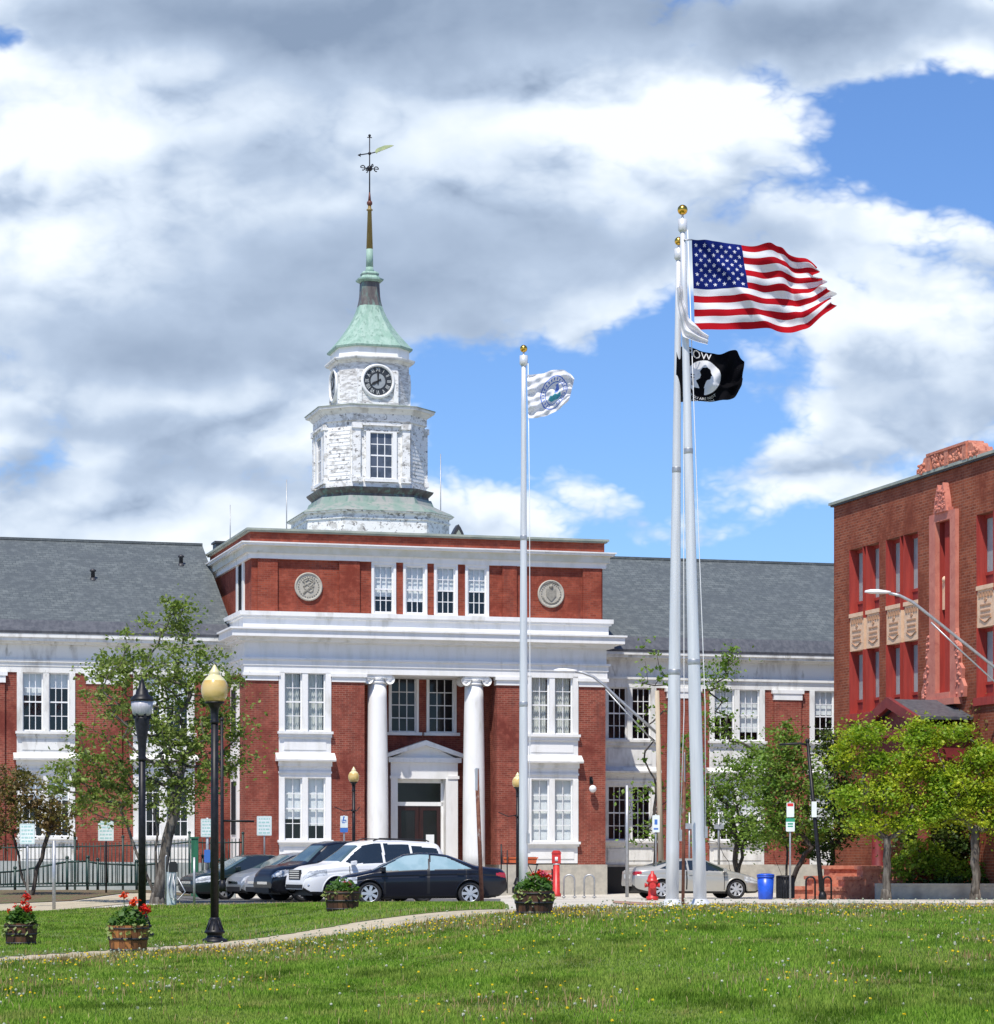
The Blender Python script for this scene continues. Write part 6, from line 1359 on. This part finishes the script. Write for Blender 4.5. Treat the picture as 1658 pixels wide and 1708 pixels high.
iron_fence('ramp_railing', 'lower dark green ramp railing in front of the tall fence', [(-40, 1484, 1456, 92.0), (25, 1482, 1452, 92.2), (112, 1486, 1435, 92.4), (146, 1486, 1434, 92.5), (163, 1486, 1438, 92.6), (228, 1485, 1441, 92.8), (268, 1485, 1438, 93)], .15, rails=(.25, .95), pr=.05, r=.02)
iron_fence('ramp_railing', 'short dark railing with solid green rail beside the dark sedan', [(338, 1487, 1432, 93.5), (372, 1487, 1431, 93.7), (404, 1487, 1431, 93.9)], .11, rails=(.1, .93), r=.02, pr=.045)
p = W(325, 1488, 93.2); t = thing('gate_post', 'bright green painted gate post in the iron fence', 'post', p); mb = MB(); mb.box(-.12, .12, -.1, .1, -.2, 1.86); mb.build('post', M['greenpanel'], t); mb = MB(); mb.box(-.15, .15, -.13, .13, 1.86, 1.92); mb.build('cap', M['greenpanel'], t)
t = thing('ramp_wall', 'grey rendered ramp wall behind the iron fence', 'wall', W(-40, 1488, 97.4)); o_ = W(-40, 1488, 97.4); mb = MB()
a, b = W(-60, 1486, 97.4) - o_, W(392, 1486, 98.6) - o_
mb.loft([[(a.x, a.y, -.3), (a.x, a.y + .25, -.3), (a.x, a.y + .25, 1.15), (a.x, a.y, 1.15)], [(b.x, b.y, -.3), (b.x, b.y + .25, -.3), (b.x, b.y + .25, 1.05), (b.x, b.y, 1.05)]]); mb.build('render_wall', mat('grey_render', (.36, .38, .36), (.28, .31, .30), 2, .35, .65, .9), t)
t = thing('low_wall', 'low concrete retaining wall below the right hand trees', 'wall', G(1462, 87)); o_ = G(1462, 87); mb = MB()
P_ = [G(1462, 87) - o_, G(1560, 86.8) - o_, G(1760, 86.4) - o_]
mb.loft([[(p.x, p.y, -.3), (p.x, p.y + .4, -.3), (p.x, p.y + .4, .46), (p.x, p.y, .46)] for p in P_]); w_ = mb.build('wall', M['stone'], t)
mb = MB(); mb.loft([[(p.x, p.y - .04, .46), (p.x, p.y + .44, .46), (p.x, p.y + .44, .53), (p.x, p.y - .04, .53)] for p in P_]); mb.build('capstone', M['stone'], w_)
# ------------------------------------------------------------------ trees
M['lf_green'] = mat_leaf('spring_leaf', (.085, .145, .025), (.25, .33, .07), (.18, .23, .07)); M['lf_dark'] = mat_leaf('deep_green_leaf', (.022, .055, .012), (.06, .11, .022), (.07, .10, .02))
M['lf_mid'] = mat_leaf('mid_green_leaf', (.06, .14, .018), (.19, .31, .045), (.20, .30, .06)); M['lf_yellow'] = mat_leaf('yellow_green_leaf', (.21, .31, .016), (.54, .59, .05), (.16, .30, .025), .4)
M['lf_olive'] = mat_leaf('olive_brown_leaf', (.10, .10, .02), (.18, .16, .04), (.22, .14, .05)); M['lf_red'] = mat_leaf('russet_leaf', (.10, .09, .03), (.17, .18, .05), (.18, .10, .045)); M['lf_bush'] = mat_leaf('bright_shrub_leaf', (.16, .27, .02), (.30, .40, .05), (.09, .20, .02), .4)
def tree(label, px, pyf, Y, fork_py, blobs, leaf, r0, n_t, per, ls, seed, bark='darkbark', name='tree', cat='tree', stems=None, group=None, sig=.22, depth=1.0):
    """blobs: (px, py, rx, ry, share) in photo pixels at the tree's own distance; twigs grow to points scattered through them"""
    rng = np.random.default_rng(seed); s = Y / F; f = W(px, pyf, Y); t = thing(name, label, cat, f, 0, group)
    sh = np.array([b[4] for b in blobs]); sh = sh / sh.sum(); T = []
    for b, q in zip(blobs, sh):
        c = np.array(W(b[0], b[1], Y) - f); k = max(1, int(round(n_t * q))); v = rng.normal(size=(k, 3)); v /= np.linalg.norm(v, axis=1)[:, None]; v *= rng.uniform(0, 1, (k, 1)) ** (1 / 2.4)
        T.append(c + v * np.array([b[2] * s, b[2] * s * depth, b[3] * s]))
    T = np.concatenate(T)
    nodes = [np.zeros(3)]; par = [-1]; tip = []
    for (sp, sy) in (stems or [(px, fork_py)]):
        e = np.array(W(sp, sy, Y) - f) + np.array([0, rng.normal() * .15, 0]); last = 0; m = 6
        for k in range(1, m + 1):
            q = k / m; p_ = e * q + np.array([math.sin(q * 3.1) * .05 * rng.normal(), .04 * rng.normal(), 0]); nodes.append(p_); par.append(last); last = len(nodes) - 1
    base_n = len(nodes); order = np.argsort(np.linalg.norm(T - np.array(nodes[-1]), axis=1)); ends = []
    for i in order:
        N = np.array(nodes); d = T[i] - N; cost = np.linalg.norm(d, axis=1) + np.maximum(0, -d[:, 2]) * 1.4; cost[0] += 3; cost[1:4] += .8
        k = int(np.argmin(cost)); L = np.linalg.norm(d[k]); m = max(1, int(L / .35)); last = k
        for j in range(1, m + 1):
            q = j / m; p_ = N[k] + d[k] * q + np.array([0, 0, -.12 * math.sin(q * math.pi) * L * .3]) + rng.normal(size=3) * .03 * (j < m); nodes.append(p_); par.append(last); last = len(nodes) - 1
        ends.append(last)
    cnt = np.zeros(len(nodes)); 
    for e in ends: cnt[e] += 1
    for i in range(len(nodes) - 1, 0, -1): cnt[par[i]] += cnt[i]
    cnt = np.maximum(cnt, .5); mx = max(cnt[0], 1); rad = np.maximum(.007, r0 * (cnt / mx) ** .52)
    mb = MB(); kids = {}
    for i in range(1, len(nodes)): kids.setdefault(par[i], []).append(i)
    def chain(i0, i):
        ch = [i0, i]
        while i in kids: nx = max(kids[i], key=lambda q: cnt[q]); [chain(i, q) for q in kids[i] if q != nx]; ch.append(nx); i = nx
        chs.append(ch)
    chs = []
    import sys; sys.setrecursionlimit(5000)
    for q in kids.get(0, []): chain(0, q)
    for ch in chs:
        rr = [rad[ch[1]] if k == 0 else rad[q] for k, q in enumerate(ch)]
        if ch[0] == 0: rr[0] = rad[ch[1]] * 1.35
        mb.tube([nodes[q] for q in ch], rr, 7 if rr[0] > .05 else 4)
    # root flare going into the ground
    mb.tube([(0, 0, -.25), (0, 0, .02), (0, 0, .3)], [r0 * 1.7, r0 * 1.45, r0 * 1.05], 9); mb.build('trunk', M[bark], t)
    E = np.array([nodes[e] for e in ends]); cen = np.repeat(E, per, 0); cen = cen + rng.normal(size=cen.shape) * np.array([1, 1, .62]) * sig * rng.choice([.35, .6, .9, 1.35], (len(E), 1)).repeat(per, 0); cen = cen[rng.uniform(0, 1, len(cen)) < rng.choice([.25, .7, 1, 1], len(E)).repeat(per)]
    V, Fc = leaves_np(cen, ls, rng, .35, 1.5); np_mesh('crown', V, Fc, M[leaf], t); return t
tree('large airy spring tree with pale bark in front of the left wing', 262, 1506, 78, 1330,
     [(255, 1110, 100, 75, 1.2), (285, 1035, 32, 45, .4), (180, 1130, 50, 60, .4), (340, 1150, 70, 75, .7), (240, 1220, 115, 80, 1.7), (150, 1290, 70, 60, .8), (330, 1260, 75, 80, .9), (210, 1340, 80, 50, .7), (385, 1240, 35, 90, .4), (300, 1330, 50, 40, .35)],
     'lf_green', .17, 450, 48, .085, 21, bark='bark', stems=[(258, 1330), (200, 1350), (300, 1290)], sig=.25)
tree('small russet and green tree at the far left edge', 50, 1502, 84, 1420, [(20, 1310, 40, 40, 1), (60, 1340, 55, 45, 1.2), (100, 1370, 45, 30, .7), (10, 1370, 45, 40, .9)], 'lf_red', .08, 150, 34, .085, 22, stems=[(46, 1420), (20, 1390), (80, 1395)], sig=.25)
tree('thin sparse young tree between the flagpoles and the right wing', 1092, 1455, 96, 1300, [(1085, 1110, 22, 50, .6), (1080, 1220, 30, 60, .4), (1060, 1330, 30, 35, .6), (1065, 1390, 40, 35, .9), (1105, 1300, 30, 60, .5), (1110, 1160, 16, 60, .35), (1145, 1330, 30, 60, .7)], 'lf_mid', .06, 75, 15, .10, 23, sig=.22)
tree('multi stemmed green tree growing behind the silver coupe', 1230, 1470, 96, 1400, [(1215, 1330, 60, 70, 1.5), (1190, 1180, 35, 70, .45), (1215, 1105, 18, 40, .25), (1245, 1270, 55, 40, .9), (1170, 1350, 35, 60, .8), (1255, 1390, 45, 30, .8), (1150, 1260, 30, 50, .35)], 'lf_mid', .12, 280, 40, .085, 24, stems=[(1195, 1405), (1222, 1370), (1244, 1390)], sig=.25)
tree('rounded green tree above the black litter bin', 1312, 1492, 92, 1440, [(1300, 1280, 50, 50, 1.2), (1330, 1330, 60, 60, 1.3), (1275, 1350, 40, 60, .9), (1310, 1235, 30, 30, .4), (1340, 1390, 50, 30, .8)], 'lf_mid', .10, 290, 42, .082, 25, stems=[(1290, 1425), (1312, 1400), (1340, 1425)], sig=.25)
tree('dark green tree directly behind the leaning black pole', 1384, 1470, 94, 1420, [(1390, 1290, 40, 60, 1.2), (1400, 1360, 50, 50, 1.2), (1370, 1400, 40, 40, 1.0), (1385, 1235, 25, 30, .4)], 'lf_dark', .09, 220, 40, .085, 26, stems=[(1378, 1420), (1390, 1400)], sig=.25)
tree('bright yellow green street tree before the school porch', 1478, 1498, 85.5, 1400, [(1440, 1225, 32, 26, 1.0), (1408, 1262, 22, 24, .5), (1455, 1272, 30, 20, .6), (1410, 1330, 24, 18, .4), (1480, 1320, 48, 26, 1.0), (1530, 1225, 24, 24, .7), (1520, 1285, 30, 22, .6), (1450, 1375, 45, 18, .8), (1505, 1375, 34, 20, .6), (1540, 1335, 25, 18, .4), (1465, 1330, 60, 40, .9), (1510, 1260, 40, 40, .6)], 'lf_yellow', .13, 360, 62, .075, 27, bark='bark', sig=.24)
tree('bright yellow green street tree nearest the right edge', 1627, 1499, 85.5, 1380, [(1575, 1300, 32, 26, .9), (1640, 1262, 32, 26, .9), (1595, 1352, 40, 20, .8), (1640, 1330, 34, 24, .8), (1690, 1310, 40, 50, .9), (1560, 1232, 18, 16, .3), (1600, 1222, 20, 14, .3), (1655, 1375, 40, 18, .6), (1555, 1360, 22, 20, .4), (1610, 1300, 60, 50, 1.0)], 'lf_yellow', .14, 380, 62, .075, 28, bark='bark', sig=.24)
tree('olive brown tree top at the right edge above the others', 1690, 1490, 88.5, 1300, [(1660, 1200, 35, 40, 1), (1690, 1260, 50, 60, 1.5), (1650, 1240, 30, 40, .7)], 'lf_olive', .12, 150, 28, .10, 29, sig=.25)
tree('dark dense evergreen tree shading the wall behind the yellow trees', 1570, 1478, 89.5, 1440, [(1570, 1385, 70, 35, 1.5), (1530, 1395, 40, 40, .8), (1640, 1400, 60, 45, 1.4), (1690, 1410, 50, 50, 1.0), (1600, 1430, 60, 30, .8)], 'lf_dark', .10, 300, 34, .10, 30, sig=.27)
tree('bright green rounded shrub left behind the low wall', 1520, 1478, 88, 1455, [(1515, 1445, 30, 25, 1), (1555, 1440, 35, 28, 1.2), (1535, 1420, 30, 18, .7)], 'lf_bush', .04, 120, 30, .085, 31, name='shrub', cat='shrub', sig=.17, depth=.5)
tree('yellow green shrub further right behind the low wall', 1595, 1478, 88, 1458, [(1590, 1448, 28, 20, 1), (1620, 1455, 25, 16, .8)], 'lf_bush', .035, 70, 30, .085, 32, name='shrub', cat='shrub', sig=.16, depth=.5)
tree('low dark hedge plant along the top of the wall', 1640, 1480, 87.7, 1470, [(1570, 1472, 60, 8, 1), (1640, 1472, 60, 9, 1), (1700, 1470, 40, 12, .8)], 'lf_dark', .03, 110, 26, .08, 33, name='shrub', cat='shrub', sig=.14, depth=.3)
# ------------------------------------------------------------------ grass, weeds and dandelions
def blades(name, P, h, wd, rng, m, lean=.45):
    n = len(P); a = rng.uniform(0, 2 * math.pi, n); d = np.stack([np.cos(a), np.sin(a), np.zeros(n)], -1); b = np.stack([-np.sin(a), np.cos(a), np.zeros(n)], -1)
    lz = rng.uniform(0, lean, n)[:, None]; up = np.array([0, 0, 1.0]); hh = h[:, None]; w = wd[:, None] / 2
    tip = P + up * hh * np.sqrt(1 - lz ** 2 * .8) + d * hh * lz; mid = P + up * hh * .55 + d * hh * lz * .35
    V = np.stack([P - b * w, P + b * w, mid + b * w * .75, mid - b * w * .75, tip], 1).reshape(-1, 3); o = np.arange(n)[:, None] * 5
    T = np.concatenate([o + [0, 1, 2], o + [0, 2, 3], o + [3, 2, 4]]); return V, T
def mat_grass(name):
    m = bpy.data.materials.new(name); m.use_nodes = True; T = NT(m.node_tree); T.n.clear(); o = T.add('ShaderNodeOutputMaterial')
    g = T.add('ShaderNodeNewGeometry'); rnd = g.outputs['Random Per Island']; pos = g.outputs['Position']
    c = T.mix(rnd, (.125, .245, .026), (.275, .42, .065)); big = T.noise(pos, .55, 4, .6); fine = T.noise(T.vmath('MULTIPLY', pos, (1.3, .6, 1)), 1.1, 3)
    c = T.mix(T.mr(big, .40, .60, 0, .65), c, (.27, .34, .075)); c = T.mix(T.mr(fine, .47, .66, 0, .75), c, (.07, .125, .016)); c = T.mix(T.mr(T.noise(pos, .9, 5, .7), .54, .68, 0, .75), c, (.34, .31, .11))
    d = T.add('ShaderNodeBsdfDiffuse'); T.l.new(c, d.inputs[0]); t = T.add('ShaderNodeBsdfTranslucent'); T.l.new(T.mix(1.0, c, (1.3, 1.5, .7, 1), 'MULTIPLY'), t.inputs[0]); mx = T.add('ShaderNodeMixShader'); mx.inputs[0].default_value = .32
    T.l.new(d.outputs[0], mx.inputs[1]); T.l.new(t.outputs[0], mx.inputs[2]); T.l.new(mx.outputs[0], o.inputs[0]); return m
M['grass'] = mat_grass('grass_blade'); M['straw'] = mat_leaf('dry_straw', (.30, .24, .10), (.42, .36, .18), (.26, .15, .06), .2)
rng = np.random.default_rng(77)
def scatter(n, x0, x1, y0, y1, ins, dens):
    Xr = rng.uniform(x0, x1, n); Yr = rng.uniform(y0, y1, n); k = ins(Xr, Yr) & (np.abs(Xr) < .205 * Yr + 3.5) & (rng.uniform(0, 1, n) < dens(Xr, Yr)); Xr, Yr = Xr[k], Yr[k]
    return np.stack([Xr, Yr, gz(Xr, Yr) + .015], -1)
P = np.concatenate([scatter(1400000, -12, 12, 16.0, 46, in_lawn, lambda x, y: np.clip((20 / y) ** 1.5, .2, 1)), scatter(330000, -19, .3, 34, 78, in_strip, lambda x, y: np.clip((34 / y), .35, 1))])
n_s = int((P[:, 1] > 46).sum()); hv = rng.uniform(.025, .062, len(P)) * (1 + .3 * np.sin(P[:, 0] * 2.1 + P[:, 1])) ; wdv = .0035 + .00024 * P[:, 1] + rng.uniform(0, .004, len(P))
V, T_ = blades('grass', P, hv, wdv, rng, None); tag(np_mesh('grass', V, T_, M['grass']), 'green lawn grass flecked with weeds', 'grass', kind='stuff')
_cl = rng.uniform(0, 1, (26, 3)); CLX, CLY = -8 + 17 * _cl[:, 0], 18 + 24 * _cl[:, 1]
def clump(x, y):
    w = np.zeros_like(x)
    for a, b, r in zip(CLX, CLY, .22 + .55 * _cl[:, 2]): w = np.maximum(w, np.exp(-(((x - a) / r) ** 2 + ((y - b) / (r * 2.2)) ** 2)))
    return w
def edge_w(x, y): return np.where(x < .5, np.exp(-((path_y(x) - 2.0 - y) / 3.0) ** 2), np.exp(-((43.8 - y) / (2.6 + 3.0 * np.exp(-((x - 1.5) / 2.5) ** 2))) ** 2))
P = np.concatenate([scatter(240000, -12, 12, 17, 46, in_lawn, lambda x, y: .02 + .30 * clump(x, y) + 1.0 * edge_w(x, y) * np.clip(np.sin(x * 1.3 + 1) * .5 + .75, 0.15, 1)), scatter(40000, -15, .3, 36, 78, in_strip, lambda x, y: .02 + .5 * np.exp(-((path_y(x) + 1.4 - y) / .8) ** 2) + .3 * (y > 66))])
V, T_ = blades('dry_grass', P, rng.uniform(.04, .12, len(P)), .004 + .00018 * P[:, 1] + rng.uniform(0, .004, len(P)), rng, None, .6); tag(np_mesh('dry_grass', V, T_, M['straw']), 'dry straw coloured weeds along the path edges', 'weeds', kind='stuff')
M['dand_y'] = mat_leaf('dandelion_yellow', (.75, .55, .01), (.85, .68, .03), None, .15); M['dand_w'] = mat_leaf('dandelion_clock', (.48, .50, .42), (.60, .62, .55), None, .3)
def dandelions(name, label, n, m, r, h0, h1, dens, flat):
    P = scatter(int(n * 1.28), -12, 12, 17, 46, in_lawn, dens); H = rng.uniform(h0, h1, len(P)); cen = P + np.stack([rng.normal(size=len(P)) * .02, rng.normal(size=len(P)) * .02, H], -1)
    R_ = r * rng.uniform(.7, 1.2, len(P)) * (1 + .012 * P[:, 1]); k = 14; dirs = rng.normal(size=(len(P), k, 3)); dirs /= np.linalg.norm(dirs, axis=2)[..., None]
    if flat: dirs[..., 2] = np.abs(dirs[..., 2]) * .5
    c2 = (cen[:, None] + dirs * R_[:, None, None] * .6).reshape(-1, 3); nn = len(c2); S_ = np.repeat(R_, k); nr = dirs.reshape(-1, 3); t = rng.normal(size=(nn, 3)); t -= nr * (t * nr).sum(1)[:, None]; t /= np.linalg.norm(t, axis=1)[:, None]; b = np.cross(nr, t)
    V = np.stack([c2 - t * S_[:, None] * .55, c2 + b * S_[:, None] * .55, c2 + t * S_[:, None] * .55, c2 - b * S_[:, None] * .55], 1).reshape(-1, 3); F4 = np.arange(4 * nn).reshape(nn, 4)
    Vs, Ts = blades('s', P, H, np.full(len(P), .006) + .0001 * P[:, 1], rng, None, .1)
    Ts4 = np.c_[Ts, Ts[:, 2]]
    o = np_mesh(name, V, F4, m); tag(o, label, 'wildflowers', kind='stuff')
    np_mesh('stalk', Vs, Ts, M['stemg'], o)
dandelions('yellow_dandelions', 'yellow dandelion flowers dotted through the lawn', 11000, M['dand_y'], .0125, .03, .09, lambda x, y: .025 + .30 * clump(x, y) + 1.0 * edge_w(x, y), True)
dandelions('dandelion_clocks', 'white dandelion seed heads dotted through the lawn', 7000, M['dand_w'], .0125, .06, .16, lambda x, y: .04 + .45 * clump(x, y) + .9 * edge_w(x, y) + .04 * (np.sin(x * 2.3 + y) > .6), False)
